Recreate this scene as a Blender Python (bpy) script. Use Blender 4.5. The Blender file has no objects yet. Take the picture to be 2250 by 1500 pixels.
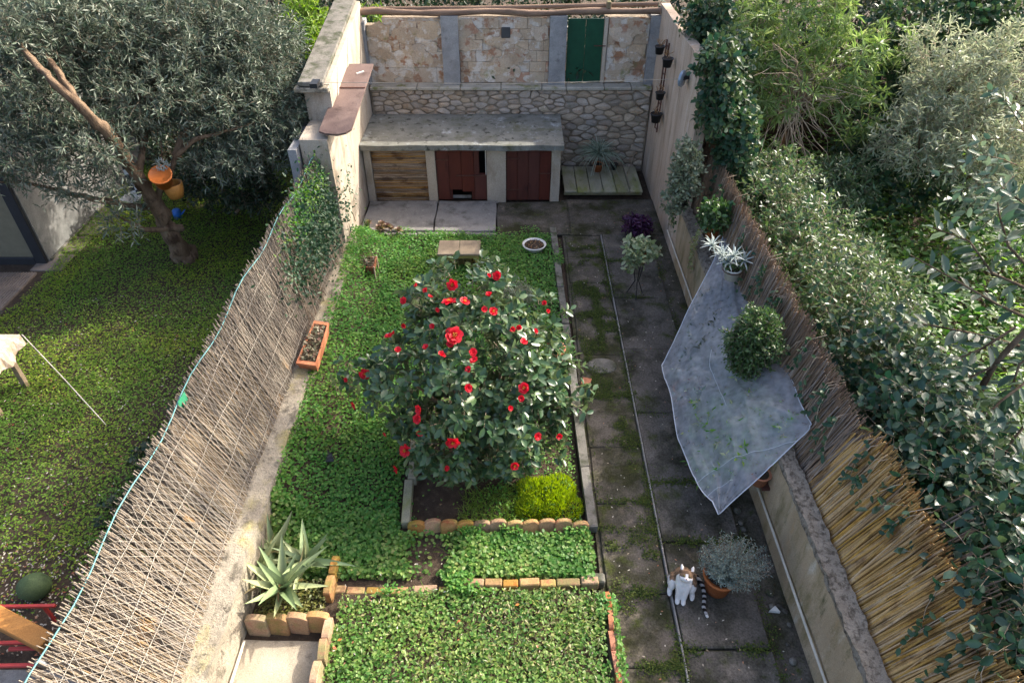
import bpy, bmesh, math, random
import numpy as np
from mathutils import Vector, Matrix, Quaternion, noise as mnoise

RN = random.Random(11)
NR = np.random.default_rng(11)
C = bpy.context.scene.collection
SC = bpy.context.scene
rad = math.radians

# ------------------------------------------------------------------ camera, sky, sun, exposure
CAM_H, CAM_PITCH = 6.0, rad(39.35)
cd = bpy.data.cameras.new('camera'); cam = bpy.data.objects.new('camera', cd); C.objects.link(cam)
cam.location = (0, 0, CAM_H); cam.rotation_euler = (math.pi/2 - CAM_PITCH, 0, 0)
cd.lens = 24; cd.sensor_width = 36; cd.clip_start = .05; cd.clip_end = 300
SC.camera = cam
SUN_EL, SUN_AZ = 35.0, 56.0          # azimuth from +Y (away from the house) towards +X
w = bpy.data.worlds.new('World'); SC.world = w; w.use_nodes = True
nt = w.node_tree; bg = nt.nodes['Background']
sky = nt.nodes.new('ShaderNodeTexSky'); sky.sky_type = 'NISHITA'; sky.sun_disc = False
sky.air_density = .7; sky.dust_density = 5; sky.ozone_density = .3; sky.sun_elevation = rad(SUN_EL); sky.sun_rotation = rad(SUN_AZ)
nt.links.new(sky.outputs[0], bg.inputs[0]); bg.inputs[1].default_value = .15
sl = bpy.data.lights.new('sun', 'SUN'); so = bpy.data.objects.new('sun', sl); C.objects.link(so)
sl.energy = 2.3; sl.angle = rad(.53); sl.color = (1, .94, .84)
sd = Vector((math.sin(rad(SUN_AZ))*math.cos(rad(SUN_EL)), math.cos(rad(SUN_AZ))*math.cos(rad(SUN_EL)), math.sin(rad(SUN_EL))))
so.rotation_euler = sd.to_track_quat('Z', 'Y').to_euler(); so.location = (6, 8, 12)
SC.view_settings.view_transform = 'Standard'; SC.view_settings.look = 'None'
SC.view_settings.gamma = 1; SC.view_settings.use_curve_mapping = False
SC.view_settings.exposure = 1.9

# ------------------------------------------------------------------ where a point of the photograph stands in the place
_c, _s = math.cos(CAM_PITCH), math.sin(CAM_PITCH)
def ray(px, py):
    u, v = (px-1125)/1500, (py-750)/1500
    return Vector((u, _c - v*_s, -_s - v*_c))
def gz(px, py, z=0.0):
    d = ray(px, py); t = (z-CAM_H)/d.z; return Vector((d.x*t, d.y*t, z))
def gy(px, py, Y):
    d = ray(px, py); t = Y/d.y; return Vector((d.x*t, Y, CAM_H+d.z*t))
def gx(px, py, X):
    d = ray(px, py); t = X/d.x; return Vector((X, d.y*t, CAM_H+d.z*t))

# ------------------------------------------------------------------ objects
WL = {}
def wloc(o):
    v = Vector((0, 0, 0))
    while o is not None:
        v += o.location; o = o.parent
    return v
def props(o, label=None, cat=None, group=None, kind=None):
    if label: o['label'] = label
    if cat: o['category'] = cat
    if group: o['group'] = group
    if kind: o['kind'] = kind
    return o
def thing(name, label, cat, loc=(0, 0, 0), group=None):
    o = bpy.data.objects.new(name, None); C.objects.link(o); o.location = loc; o.empty_display_size = .1
    return props(o, label, cat, group)
def link(name, me, parent=None, kind=None):
    o = bpy.data.objects.new(name, me); C.objects.link(o)
    if parent: o.parent = parent
    if kind: o['kind'] = kind
    return o
def arr_mesh(name, V, F, mat, smooth=False):
    V = np.asarray(V, dtype=np.float32).reshape(-1, 3); F = np.asarray(F, dtype=np.int32)
    me = bpy.data.meshes.new(name); k = F.shape[1]
    me.vertices.add(len(V)); me.vertices.foreach_set('co', V.ravel())
    me.loops.add(F.size); me.loops.foreach_set('vertex_index', F.ravel())
    me.polygons.add(len(F)); me.polygons.foreach_set('loop_start', np.arange(0, F.size, k, dtype=np.int32))
    if smooth: me.polygons.foreach_set('use_smooth', np.ones(len(F), dtype=bool))
    me.update(calc_edges=True); me.materials.append(mat)
    return me

class MB:
    """collects shapes in world coordinates and links them as ONE mesh object"""
    def __init__(s): s.v = []; s.f = []; s.sm = []
    def add(s, vs, fs, smooth=False):
        b = len(s.v); s.v += [tuple(p) for p in vs]
        for f in fs: s.f.append(tuple(i+b for i in f)); s.sm.append(smooth)
        return s
    def box(s, x0, x1, y0, y1, z0, z1, bev=0.0, M=None):
        """box; with bev the top/side edges are chamfered"""
        b = bev
        if b <= 0:
            vs = [(x, y, z) for z in (z0, z1) for y in (y0, y1) for x in (x0, x1)]
            fs = [(0, 2, 3, 1), (4, 5, 7, 6), (0, 1, 5, 4), (2, 6, 7, 3), (0, 4, 6, 2), (1, 3, 7, 5)]
        else:
            xs, ys, zs = (x0, x0+b, x1-b, x1), (y0, y0+b, y1-b, y1), (z0, z0+b, z1-b, z1)
            vs = []; idx = {}
            for i in (0, 3):
                for j in (1, 2):
                    for k in (1, 2):
                        idx[('x', i, j, k)] = len(vs); vs.append((xs[i], ys[j], zs[k]))
                        idx[('y', j, i, k)] = len(vs); vs.append((xs[j], ys[i], zs[k]))
                        idx[('z', j, k, i)] = len(vs); vs.append((xs[j], ys[k], zs[i]))
            X = lambda i, j, k: idx[('x', i, j, k)]
            Y = lambda i, j, k: idx[('y', i, j, k)]
            Z = lambda i, j, k: idx[('z', i, j, k)]
            fs = []
            for i in (0, 3):
                n = 1 if i == 0 else 2
                fs.append((X(i, 1, 1), X(i, 2, 1), X(i, 2, 2), X(i, 1, 2)))
                fs.append((Y(1, i, 1), Y(2, i, 1), Y(2, i, 2), Y(1, i, 2)))
                fs.append((Z(1, 1, i), Z(2, 1, i), Z(2, 2, i), Z(1, 2, i)))
                for j in (0, 3):
                    m = 1 if j == 0 else 2
                    fs.append((X(i, m, 1), X(i, m, 2), Y(n, j, 2), Y(n, j, 1)))
                    fs.append((X(i, 1, m), X(i, 2, m), Z(n, 2, j), Z(n, 1, j)))
                    fs.append((Y(1, i, m), Y(2, i, m), Z(2, n, j), Z(1, n, j)))
                    for k in (0, 3):
                        q = 1 if k == 0 else 2
                        fs.append((X(i, m, q), Y(n, j, q), Z(n, m, k)))
        if M is not None: vs = [M @ Vector(p) for p in vs]
        return s.add(vs, fs)
    def beam(s, p0, p1, w, h, bev=0.0):
        p0, p1 = Vector(p0), Vector(p1); d = p1-p0
        q = d.to_track_quat('X', 'Z').to_matrix().to_4x4(); q.translation = p0
        return s.box(0, d.length, -w/2, w/2, -h/2, h/2, bev, q)
    def tube(s, pts, r, n=8, caps=True, smooth=True, bump=0.0):
        pts = [Vector(p) for p in pts]; m = len(pts)
        rs = r if isinstance(r, (list, tuple)) else [r]*m
        vs = []; ref = None
        for i, p in enumerate(pts):
            t = (pts[min(i+1, m-1)]-pts[max(i-1, 0)]).normalized()
            if ref is None: ref = Vector((0, 0, 1)) if abs(t.z) < .9 else Vector((1, 0, 0))
            a = t.cross(ref).normalized(); b = a.cross(t).normalized(); ref = b
            for k in range(n):
                an = 2*math.pi*k/n
                rr = rs[i]*(1+bump*mnoise.noise(p*7+Vector((math.cos(an)*2, math.sin(an)*2, 0))))
                vs.append(p+a*math.cos(an)*rr+b*math.sin(an)*rr)
        fs = [(i*n+k, i*n+(k+1) % n, (i+1)*n+(k+1) % n, (i+1)*n+k) for i in range(m-1) for k in range(n)]
        s.add(vs, fs, smooth)
        if caps:
            s.add([vs[k] for k in range(n)], [tuple(range(n))[::-1]]); s.add([vs[(m-1)*n+k] for k in range(n)], [tuple(range(n))])
        return s
    def lathe(s, prof, c=(0, 0, 0), n=20, sx=1, sy=1, smooth=True):
        vs = [(c[0]+r*math.cos(2*math.pi*k/n)*sx, c[1]+r*math.sin(2*math.pi*k/n)*sy, c[2]+z) for r, z in prof for k in range(n)]
        fs = [(i*n+k, i*n+(k+1) % n, (i+1)*n+(k+1) % n, (i+1)*n+k) for i in range(len(prof)-1) for k in range(n)]
        s.add(vs, fs, smooth)
        return s
    def prism(s, poly, z0, z1, bev=0.0, jit=0.0):
        """upright prism on an xy polygon, top edge chamfered by bev"""
        n = len(poly); cx = sum(p[0] for p in poly)/n; cy = sum(p[1] for p in poly)/n
        lo = [(x, y, z0) for x, y in poly]; hi = [(x, y, z1-bev+RN.uniform(-jit, jit)) for x, y in poly]
        vs = lo+hi
        fs = [(k, (k+1) % n, n+(k+1) % n, n+k) for k in range(n)]
        if bev > 0:
            top = []
            for x, y in poly:
                d = math.hypot(x-cx, y-cy); f = max(0, 1-bev*1.3/d); top.append((cx+(x-cx)*f, cy+(y-cy)*f, z1+RN.uniform(-jit, jit)))
            vs += top; fs += [(n+k, n+(k+1) % n, 2*n+(k+1) % n, 2*n+k) for k in range(n)]; fs.append(tuple(range(2*n, 3*n)))
        else: fs.append(tuple(range(n, 2*n)))
        return s.add(vs, fs)
    def mesh(s, name, mat, off=Vector((0, 0, 0))):
        me = bpy.data.meshes.new(name)
        me.from_pydata([(p[0]-off.x, p[1]-off.y, p[2]-off.z) for p in s.v], [], s.f)
        me.polygons.foreach_set('use_smooth', s.sm); me.materials.append(mat); me.update()
        return me
    def build(s, name, mat, parent=None, kind=None, loc=None):
        """loc: own origin (world); vertices are given in world coordinates"""
        base = wloc(parent) if parent else Vector((0, 0, 0))
        org = Vector(loc) if loc is not None else base
        o = link(name, s.mesh(name, mat, org), parent, kind)
        o.location = org-base
        return o
def place(name, me, parent, loc, rot=None, scale=(1, 1, 1), quat=None):
    o = link(name, me, parent)
    o.location = Vector(loc)-(wloc(parent) if parent else Vector((0, 0, 0)))
    if quat is not None: o.rotation_mode = 'QUATERNION'; o.rotation_quaternion = quat
    elif rot: o.rotation_euler = rot
    o.scale = scale
    return o
def copy_tree(o, parent=None):
    c = o.copy(); C.objects.link(c); c.parent = parent
    for ch in list(o.children): copy_tree(ch, c)
    return c
def rough_box(x0, x1, y0, y1, z0, z1, step, amp, name, mat, parent=None, kind=None, freq=2.5, shape=None):
    """a masonry block with an uneven surface; shape(p) may move each point further"""
    bm = bmesh.new()
    dims = [(x0, x1), (y0, y1), (z0, z1)]
    for ax in range(3):
        a, b = [i for i in range(3) if i != ax]
        na = max(1, int(round((dims[a][1]-dims[a][0])/step))); nb = max(1, int(round((dims[b][1]-dims[b][0])/step)))
        for side in (0, 1):
            g = []
            for i in range(na+1):
                row = []
                for j in range(nb+1):
                    p = [0, 0, 0]; p[ax] = dims[ax][side]
                    p[a] = dims[a][0]+(dims[a][1]-dims[a][0])*i/na; p[b] = dims[b][0]+(dims[b][1]-dims[b][0])*j/nb
                    p = Vector(p)
                    q = p+amp*(mnoise.noise_vector(p*freq)+.5*mnoise.noise_vector(p*freq*3.1))
                    if shape: q = shape(p, q)
                    row.append(bm.verts.new(q))
                g.append(row)
            for i in range(na):
                for j in range(nb):
                    f = [g[i][j], g[i+1][j], g[i+1][j+1], g[i][j+1]]
                    bm.faces.new(f)
    bmesh.ops.remove_doubles(bm, verts=bm.verts, dist=1e-4)
    bmesh.ops.recalc_face_normals(bm, faces=bm.faces)
    base = wloc(parent) if parent else Vector((0, 0, 0))
    bmesh.ops.translate(bm, verts=bm.verts, vec=-base)
    me = bpy.data.meshes.new(name); bm.to_mesh(me); bm.free(); me.materials.append(mat)
    me.polygons.foreach_set('use_smooth', np.ones(len(me.polygons), dtype=bool)); me.set_sharp_from_angle(angle=rad(48))
    return link(name, me, parent, kind)

# ------------------------------------------------------------------ materials
def nodes(name):
    m = bpy.data.materials.new(name); m.use_nodes = True
    n = m.node_tree.nodes; l = m.node_tree.links
    return m, n, l, n['Principled BSDF']
def rgb(c): return (c[0], c[1], c[2], 1)
def ramp(n, cols, lo=.3, hi=.7):
    r = n.new('ShaderNodeValToRGB'); e = r.color_ramp.elements
    while len(e) < len(cols): e.new(.5)
    for i, c in enumerate(cols):
        e[i].position = lo+(hi-lo)*i/max(1, len(cols)-1); e[i].color = rgb(c)
    return r
def surf(name, cols, scale=6, rough=.85, bump=.3, bscale=40, blot=(), stretch=(1, 1, 1), rand=0.0, fine=.35, fscale=90, spec=.25, bdist=.01, metallic=0):
    """weathered surface: noise colours + blotches of other colours (c, scale, lo, hi) + fine grain + relief"""
    m, n, l, b = nodes(name)
    geo = n.new('ShaderNodeNewGeometry'); mp = n.new('ShaderNodeMapping'); mp.inputs['Scale'].default_value = stretch
    l.new(geo.outputs['Position'], mp.inputs['Vector'])
    oi = n.new('ShaderNodeObjectInfo')
    def noise(sc, det=6, ro=.6, raw=False, w=0):
        x = n.new('ShaderNodeTexNoise'); x.noise_dimensions = '4D'; x.inputs['Scale'].default_value = sc; x.inputs['Detail'].default_value = det
        x.inputs['Roughness'].default_value = ro; x.inputs['W'].default_value = w
        l.new(geo.outputs['Position'] if raw else mp.outputs[0], x.inputs['Vector']); return x
    a = noise(scale, w=3.1); r = ramp(n, cols); l.new(a.outputs['Fac'], r.inputs[0]); col = r.outputs[0]
    for i, (c, sc, lo, hi) in enumerate(blot):
        q = noise(sc, 7, .65, w=7.7*i+1); mr = n.new('ShaderNodeMapRange'); mr.inputs[1].default_value = lo; mr.inputs[2].default_value = hi
        l.new(q.outputs['Fac'], mr.inputs[0])
        mx = n.new('ShaderNodeMix'); mx.data_type = 'RGBA'; l.new(mr.outputs[0], mx.inputs[0]); l.new(col, mx.inputs[6]); mx.inputs[7].default_value = rgb(c); col = mx.outputs[2]
    g = noise(fscale, 4, .7, raw=True, w=5)
    mr = n.new('ShaderNodeMapRange'); mr.inputs[1].default_value = .25; mr.inputs[2].default_value = .75; mr.inputs[3].default_value = 1-fine; mr.inputs[4].default_value = 1+fine
    l.new(g.outputs['Fac'], mr.inputs[0])
    hs = n.new('ShaderNodeHueSaturation'); l.new(col, hs.inputs['Color'])
    if rand:
        rr = n.new('ShaderNodeMapRange'); rr.inputs[3].default_value = 1-rand; rr.inputs[4].default_value = 1+rand; l.new(oi.outputs['Random'], rr.inputs[0])
        mu = n.new('ShaderNodeMath'); mu.operation = 'MULTIPLY'; l.new(rr.outputs[0], mu.inputs[0]); l.new(mr.outputs[0], mu.inputs[1]); l.new(mu.outputs[0], hs.inputs['Value'])
        wn = n.new('ShaderNodeTexWhiteNoise'); wn.noise_dimensions = '1D'; l.new(oi.outputs['Random'], wn.inputs['W'])
        r2 = n.new('ShaderNodeMapRange'); r2.inputs[3].default_value = 1-rand*1.3; r2.inputs[4].default_value = 1+rand*.8; l.new(wn.outputs['Value'], r2.inputs[0]); l.new(r2.outputs[0], hs.inputs['Saturation'])
    else: l.new(mr.outputs[0], hs.inputs['Value'])
    l.new(hs.outputs[0], b.inputs['Base Color'])
    b.inputs['Roughness'].default_value = rough; b.inputs['Specular IOR Level'].default_value = spec; b.inputs['Metallic'].default_value = metallic
    if bump:
        bn = noise(bscale, 8, .7, w=9); bp = n.new('ShaderNodeBump'); bp.inputs['Strength'].default_value = bump; bp.inputs['Distance'].default_value = bdist
        l.new(bn.outputs['Fac'], bp.inputs['Height']); l.new(bp.outputs[0], b.inputs['Normal'])
    return m
def leafmat(name, cols, trans=.3, rough=.4, spec=.5, back=None, tcol=None, patch=None):
    """leaves: one colour per leaf out of cols, some light passes through, a duller underside"""
    m, n, l, b = nodes(name)
    geo = n.new('ShaderNodeNewGeometry'); oi = n.new('ShaderNodeObjectInfo')
    ad = n.new('ShaderNodeMath'); ad.operation = 'ADD'; l.new(geo.outputs['Random Per Island'], ad.inputs[0]); l.new(oi.outputs['Random'], ad.inputs[1])
    fr = n.new('ShaderNodeMath'); fr.operation = 'FRACT'; l.new(ad.outputs[0], fr.inputs[0])
    r = ramp(n, cols, 0, 1); l.new(fr.outputs[0], r.inputs[0]); col = r.outputs[0]
    if patch:                       # plants of another shade growing in patches
        q = n.new('ShaderNodeTexNoise'); q.inputs['Scale'].default_value = patch[1]; q.inputs['Detail'].default_value = 4; l.new(geo.outputs['Position'], q.inputs['Vector'])
        mr = n.new('ShaderNodeMapRange'); mr.inputs[1].default_value = .42; mr.inputs[2].default_value = .62; l.new(q.outputs['Fac'], mr.inputs[0])
        mx = n.new('ShaderNodeMix'); mx.data_type = 'RGBA'; l.new(mr.outputs[0], mx.inputs[0]); l.new(col, mx.inputs[6])
        ml = n.new('ShaderNodeMix'); ml.data_type = 'RGBA'; ml.blend_type = 'MULTIPLY'; ml.inputs[0].default_value = 1; l.new(col, ml.inputs[6]); ml.inputs[7].default_value = rgb(patch[0]); l.new(ml.outputs[2], mx.inputs[7]); col = mx.outputs[2]
    if back:
        mx = n.new('ShaderNodeMix'); mx.data_type = 'RGBA'; l.new(geo.outputs['Backfacing'], mx.inputs[0]); l.new(col, mx.inputs[6]); mx.inputs[7].default_value = rgb(back); col = mx.outputs[2]
    l.new(col, b.inputs['Base Color']); b.inputs['Roughness'].default_value = rough; b.inputs['Specular IOR Level'].default_value = spec
    t = n.new('ShaderNodeBsdfTranslucent')
    hs = n.new('ShaderNodeHueSaturation'); hs.inputs['Value'].default_value = 1.6; hs.inputs['Saturation'].default_value = 1.15; l.new(col, hs.inputs['Color'])
    l.new(hs.outputs[0], t.inputs[0])
    ms = n.new('ShaderNodeMixShader'); ms.inputs[0].default_value = trans; l.new(b.outputs[0], ms.inputs[1]); l.new(t.outputs[0], ms.inputs[2])
    l.new(ms.outputs[0], n['Material Output'].inputs[0])
    return m
def plain(name, c, rough=.5, spec=.4, metallic=0, var=.15):
    return surf(name, [tuple(x*(1-var) for x in c), tuple(min(1, x*(1+var)) for x in c)], 9, rough, .1, 60, spec=spec, fine=.12, metallic=metallic)

# ------------------------------------------------------------------ foliage
TM = {
 'oval': (np.array([(0, 0, 0), (.28, .40, .05), (.68, .42, .04), (1, 0, -.10), (.68, -.42, .04), (.28, -.40, .05), (.5, 0, -.03)]),
          np.array([(6, 0, 5), (6, 5, 4), (6, 4, 3), (6, 3, 2), (6, 2, 1), (6, 1, 0)])),
 'diamond': (np.array([(0, 0, 0), (.45, .5, .07), (1, 0, -.06), (.45, -.5, .07)]), np.array([(0, 2, 1), (0, 3, 2)])),
 'blade': (np.array([(0, -.5, 0), (0, .5, 0), (.4, -.42, .03), (.4, .42, .03), (.75, -.28, -.03), (.75, .28, -.03), (1, 0, -.15)]),
           np.array([(0, 2, 3), (0, 3, 1), (2, 4, 5), (2, 5, 3), (4, 6, 5)])),
}
def nrm(a): return a/np.maximum(np.linalg.norm(a, axis=-1, keepdims=True), 1e-9)
def rnd3(n): return nrm(NR.normal(size=(n, 3)))
def leafV(P, D, N, L, W, tm):
    T, F = TM[tm]; n = len(P)
    D = nrm(D); S = nrm(np.cross(N, D)); U = np.cross(D, S)
    L = np.broadcast_to(np.asarray(L, float).reshape(-1, 1, 1), (n, 1, 1)); W = np.broadcast_to(np.asarray(W, float).reshape(-1, 1, 1), (n, 1, 1))
    V = P[:, None]+T[None, :, 0, None]*L*D[:, None]+T[None, :, 1, None]*W*S[:, None]+T[None, :, 2, None]*L*U[:, None]
    FF = F[None]+(np.arange(n)*len(T))[:, None, None]
    return V.reshape(-1, 3), FF.reshape(-1, 3)
def leaves(name, P, D, N, L, W, mat, parent=None, tm='diamond', kind='stuff'):
    V, F = leafV(P, D, N, L, W, tm)
    if parent: V = V-np.array(wloc(parent))
    return link(name, arr_mesh(name, V, F, mat), parent, kind)
def tubesV(Q, r0, r1, k=3):
    n, m, _ = Q.shape
    T = np.empty_like(Q); T[:, 1:-1] = Q[:, 2:]-Q[:, :-2]; T[:, 0] = Q[:, 1]-Q[:, 0]; T[:, -1] = Q[:, -1]-Q[:, -2]; T = nrm(T)
    ref = np.broadcast_to(rnd3(n)[:, None], T.shape); A = nrm(np.cross(T, ref)); B = np.cross(T, A)
    r = np.linspace(0, 1, m)[None, :, None]; r0 = np.asarray(r0, float).reshape(-1, 1, 1); r1 = np.asarray(r1, float).reshape(-1, 1, 1); rr = r0+(r1-r0)*r
    V = np.stack([Q+A*np.cos(a)*rr+B*np.sin(a)*rr for a in np.arange(k)*2*np.pi/k], axis=2)     # n,m,k,3
    F = []
    for i in range(m-1):
        for j in range(k): F.append((i*k+j, i*k+(j+1) % k, (i+1)*k+(j+1) % k, (i+1)*k+j))
    F = np.array(F)[None]+(np.arange(n)*m*k)[:, None, None]
    return V.reshape(-1, 3), F.reshape(-1, 4)
def tubes(name, Q, r0, r1, mat, parent=None, k=3, kind='stuff'):
    V, F = tubesV(Q, r0, r1, k)
    if parent: V = V-np.array(wloc(parent))
    return link(name, arr_mesh(name, V, F, mat, True), parent, kind)
def in_blobs(n, blobs, shell=.5):
    """n points in a union of ellipsoids (cx,cy,cz,rx,ry,rz,weight), kept towards the outside; returns points and outward directions"""
    wt = np.array([b[6] if len(b) > 6 else b[3]*b[4]*b[5] for b in blobs], float); wt /= wt.sum()
    k = NR.choice(len(blobs), n, p=wt); B = np.array([b[:6] for b in blobs])[k]
    u = rnd3(n); r = (shell+(1-shell)*NR.random((n, 1)))**.6
    off = u*r*B[:, 3:]
    return B[:, :3]+off, nrm(off/B[:, 3:]**2)
def twigs(O, T, ln, nl, droop=.25, spread=.65, t0=.12, wob=.3, up=.6, seg=4):
    """leafy shoots: returns leaf base, direction, normal (n*nl) and shoot polylines"""
    n = len(O); T = nrm(T); ln = np.broadcast_to(np.asarray(ln, float).reshape(-1, 1), (n, 1))
    ts = np.linspace(t0, 1, nl)[None, :, None]
    G = np.array([0, 0, -1.0])
    pos = lambda t: O[:, None]+T[:, None]*t*ln[:, None]+G*droop*t**2*ln[:, None]
    Cn = pos(ts); tan = nrm(T[:, None]+G*2*droop*ts)
    a = nrm(np.cross(T, rnd3(n)))[:, None]; b = np.cross(tan, a)
    ph = NR.random((n, 1, 1))*6.28+np.arange(nl)[None, :, None]*2.4
    per = np.cos(ph)*a+np.sin(ph)*b
    D = nrm(tan*(1-spread)+per*spread+rnd3(n*nl).reshape(n, nl, 3)*wob)
    N = nrm(np.array([0, 0, up])+rnd3(n*nl).reshape(n, nl, 3)*.8)
    return Cn.reshape(-1, 3), D.reshape(-1, 3), N.reshape(-1, 3), pos(np.linspace(0, 1, seg)[None, :, None])
_lat = NR.random((64, 64))
def vn(x, y, sc=1.0):
    x = np.asarray(x)*sc+100; y = np.asarray(y)*sc+100
    xi = np.floor(x).astype(int); yi = np.floor(y).astype(int); fx = x-xi; fy = y-yi; fx = fx*fx*(3-2*fx); fy = fy*fy*(3-2*fy)
    g = lambda i, j: _lat[i % 64, j % 64]
    return (g(xi, yi)*(1-fx)+g(xi+1, yi)*fx)*(1-fy)+(g(xi, yi+1)*(1-fx)+g(xi+1, yi+1)*fx)*fy
def in_poly(n, poly, dens=None):
    P = np.array(poly); lo, hi = P.min(0), P.max(0); out = []; tot = 0
    while tot < n:
        q = lo+(hi-lo)*NR.random((n*2, 2)); ins = np.zeros(len(q), bool); j = len(P)-1
        for i in range(len(P)):
            c = ((P[i, 1] > q[:, 1]) != (P[j, 1] > q[:, 1])) & (q[:, 0] < (P[j, 0]-P[i, 0])*(q[:, 1]-P[i, 1])/(P[j, 1]-P[i, 1]+1e-12)+P[i, 0]); ins ^= c; j = i
        q = q[ins]
        if dens is not None: q = q[NR.random(len(q)) < dens(q[:, 0], q[:, 1])]
        out.append(q); tot += len(q)
    return np.concatenate(out)[:n]
BANK = lambda x, y: .40*np.clip((-2.02-x)/.36, 0, 1)*np.clip((y-3.9)/.4, 0, 1)*np.clip((10.1-y)/.6+.15, 0, 1)
def cover(name, poly, n, mat, L=(.02, .04), ar=.8, z=(.0, .07), tm='diamond', dens=None, tilt=.55, z0=0.0, parent=None, hump=.04):
    """low plants over an area: many small leaves at mixed heights and tilts"""
    q = in_poly(n, poly, dens); h = vn(q[:, 0], q[:, 1], 2.3)*hump
    P = np.column_stack([q, z0+h+(BANK(q[:, 0], q[:, 1]) if parent is None and q[:, 0].min() > -2.7 else 0)+z[0]+(z[1]-z[0])*NR.random(n)])
    a = NR.random(n)*6.283; D = np.column_stack([np.cos(a), np.sin(a), NR.normal(size=n)*.3]); N = np.array([0, 0, 1.0])+rnd3(n)*tilt
    l = L[0]+(L[1]-L[0])*NR.random(n)
    return leaves(name, P, D, N, l, l*ar, mat, parent, tm)

# palette -----------------------------------------------------------
m_soil = surf('soil', [(.035, .024, .016), (.075, .052, .035)], 9, .95, .8, 30, blot=[((.11, .085, .06), 14, .55, .7)], bdist=.03)
m_path = surf('old_concrete', [(.072, .064, .054), (.135, .120, .102)], 4, .95, .8, 45, blot=[((.034, .033, .022), 2.2, .47, .62), ((.046, .055, .016), 4, .56, .68), ((.165, .14, .11), 3.1, .57, .71), ((.33, .30, .26), 26, .68, .73)], rand=.05, fine=.6, fscale=55, spec=.08)
m_path2 = surf('mossy_concrete', [(.074, .064, .052), (.138, .118, .095)], 5, .95, .9, 40, blot=[((.038, .038, .018), 2.0, .44, .6), ((.055, .066, .015), 4.5, .55, .66), ((.20, .16, .12), 2.7, .59, .71), ((.33, .29, .24), 24, .68, .73)], rand=.05, fine=.6, fscale=55, spec=.08)
m_pale = surf('pale_concrete', [(.17, .16, .145), (.26, .245, .225)], 4, .9, .5, 40, blot=[((.10, .093, .08), 4, .53, .68), ((.36, .34, .31), 7, .62, .72)], rand=.08, spec=.1)
m_kerb = surf('kerb_stone', [(.10, .092, .078), (.20, .185, .155)], 8, .9, .7, 30, blot=[((.05, .055, .03), 5, .48, .62), ((.28, .26, .22), 12, .66, .74)], rand=.12)
m_roof = surf('roof_concrete', [(.125, .125, .108), (.225, .225, .20)], 4, .9, .6, 30, blot=[((.10, .10, .055), 3, .54, .70), ((.33, .345, .34), 5, .56, .68), ((.05, .05, .04), 7, .56, .66)], spec=.1)
m_wallL = surf('cream_plaster', [(.36, .305, .24), (.46, .40, .32)], 3, .9, .5, 25, blot=[((.28, .22, .155), 3.0, .5, .66), ((.19, .18, .15), 5, .60, .74), ((.48, .40, .34), 2, .56, .68)], stretch=(1, 1, .35), spec=.1)
m_wallR = surf('peach_plaster', [(.38, .285, .205), (.52, .41, .315)], 2.5, .9, .45, 25, blot=[((.26, .19, .13), 5, .52, .68), ((.56, .48, .40), 3, .56, .68), ((.17, .16, .08), 4, .64, .76)], stretch=(1.6, 1.6, .22), spec=.1)
m_wallRlow = surf('ochre_plaster', [(.30, .225, .14), (.46, .355, .235)], 2.2, .92, .7, 25, blot=[((.22, .18, .095), 3.0, .50, .64), ((.50, .44, .35), 3.5, .57, .68), ((.40, .26, .14), 4, .60, .70), ((.12, .115, .06), 5, .60, .72)], stretch=(1.4, 1.4, .4), spec=.1)
m_capR = surf('pebbly_render', [(.24, .205, .16), (.35, .305, .245)], 14, .95, 1.0, 60, blot=[((.12, .10, .078), 20, .48, .60), ((.42, .38, .32), 30, .64, .7)], bdist=.03, spec=.08)
m_lowL = surf('weathered_wall', [(.25, .215, .16), (.38, .335, .255)], 4, .92, .9, 22, blot=[((.155, .135, .10), 6, .52, .62), ((.33, .285, .13), 3, .54, .68), ((.11, .095, .07), 14, .60, .68)], bdist=.03)
m_mort = surf('mortar', [(.20, .16, .115), (.32, .26, .19)], 8, .95, .8, 40, blot=[((.12, .095, .07), 4, .5, .66)])
m_stone = surf('fieldstone', [(.29, .235, .175), (.45, .37, .285)], 7, .85, .7, 40, blot=[((.33, .23, .155), 4, .55, .66), ((.54, .49, .42), 9, .62, .70), ((.25, .225, .16), 3, .58, .68)], rand=.24)
m_block = surf('old_block', [(.38, .285, .195), (.53, .43, .315)], 5, .92, .9, 16, blot=[((.58, .53, .46), 3.6, .51, .57), ((.33, .185, .11), 4.3, .54, .60), ((.21, .19, .08), 2.3, .60, .72), ((.52, .38, .25), 7, .6, .66)], rand=.08, bdist=.025)
m_blockr = surf('red_block', [(.38, .19, .11), (.46, .27, .17)], 8, .92, .6, 30, blot=[((.50, .40, .30), 6, .48, .56)], rand=.10)
m_pillar = surf('grey_pillar', [(.20, .20, .20), (.33, .33, .325)], 5, .9, .4, 40, blot=[((.11, .11, .11), 4, .56, .7)])
m_log = surf('log_bark', [(.13, .085, .06), (.26, .175, .12)], 12, .9, .6, 40, blot=[((.36, .25, .15), 4, .6, .7)], stretch=(.25, 1, 1))
m_green = plain('green_paint', (.004, .058, .028), .5, .4, var=.2)
m_redp = surf('oxblood_paint', [(.075, .021, .015), (.105, .030, .020)], 6, .6, .3, 40, blot=[((.045, .015, .012), 8, .58, .70), ((.17, .07, .05), 14, .70, .75)], stretch=(1, 1, .3), rand=.10, fine=.15)
m_iron = surf('rusty_iron', [(.06, .026, .018), (.12, .05, .035)], 15, .7, .3, 60, fine=.2)
m_rust = surf('rusty_sheet', [(.115, .075, .064), (.17, .118, .10)], 4, .75, .3, 40, blot=[((.08, .05, .04), 5, .54, .68), ((.26, .21, .18), 22, .69, .75)])
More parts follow.
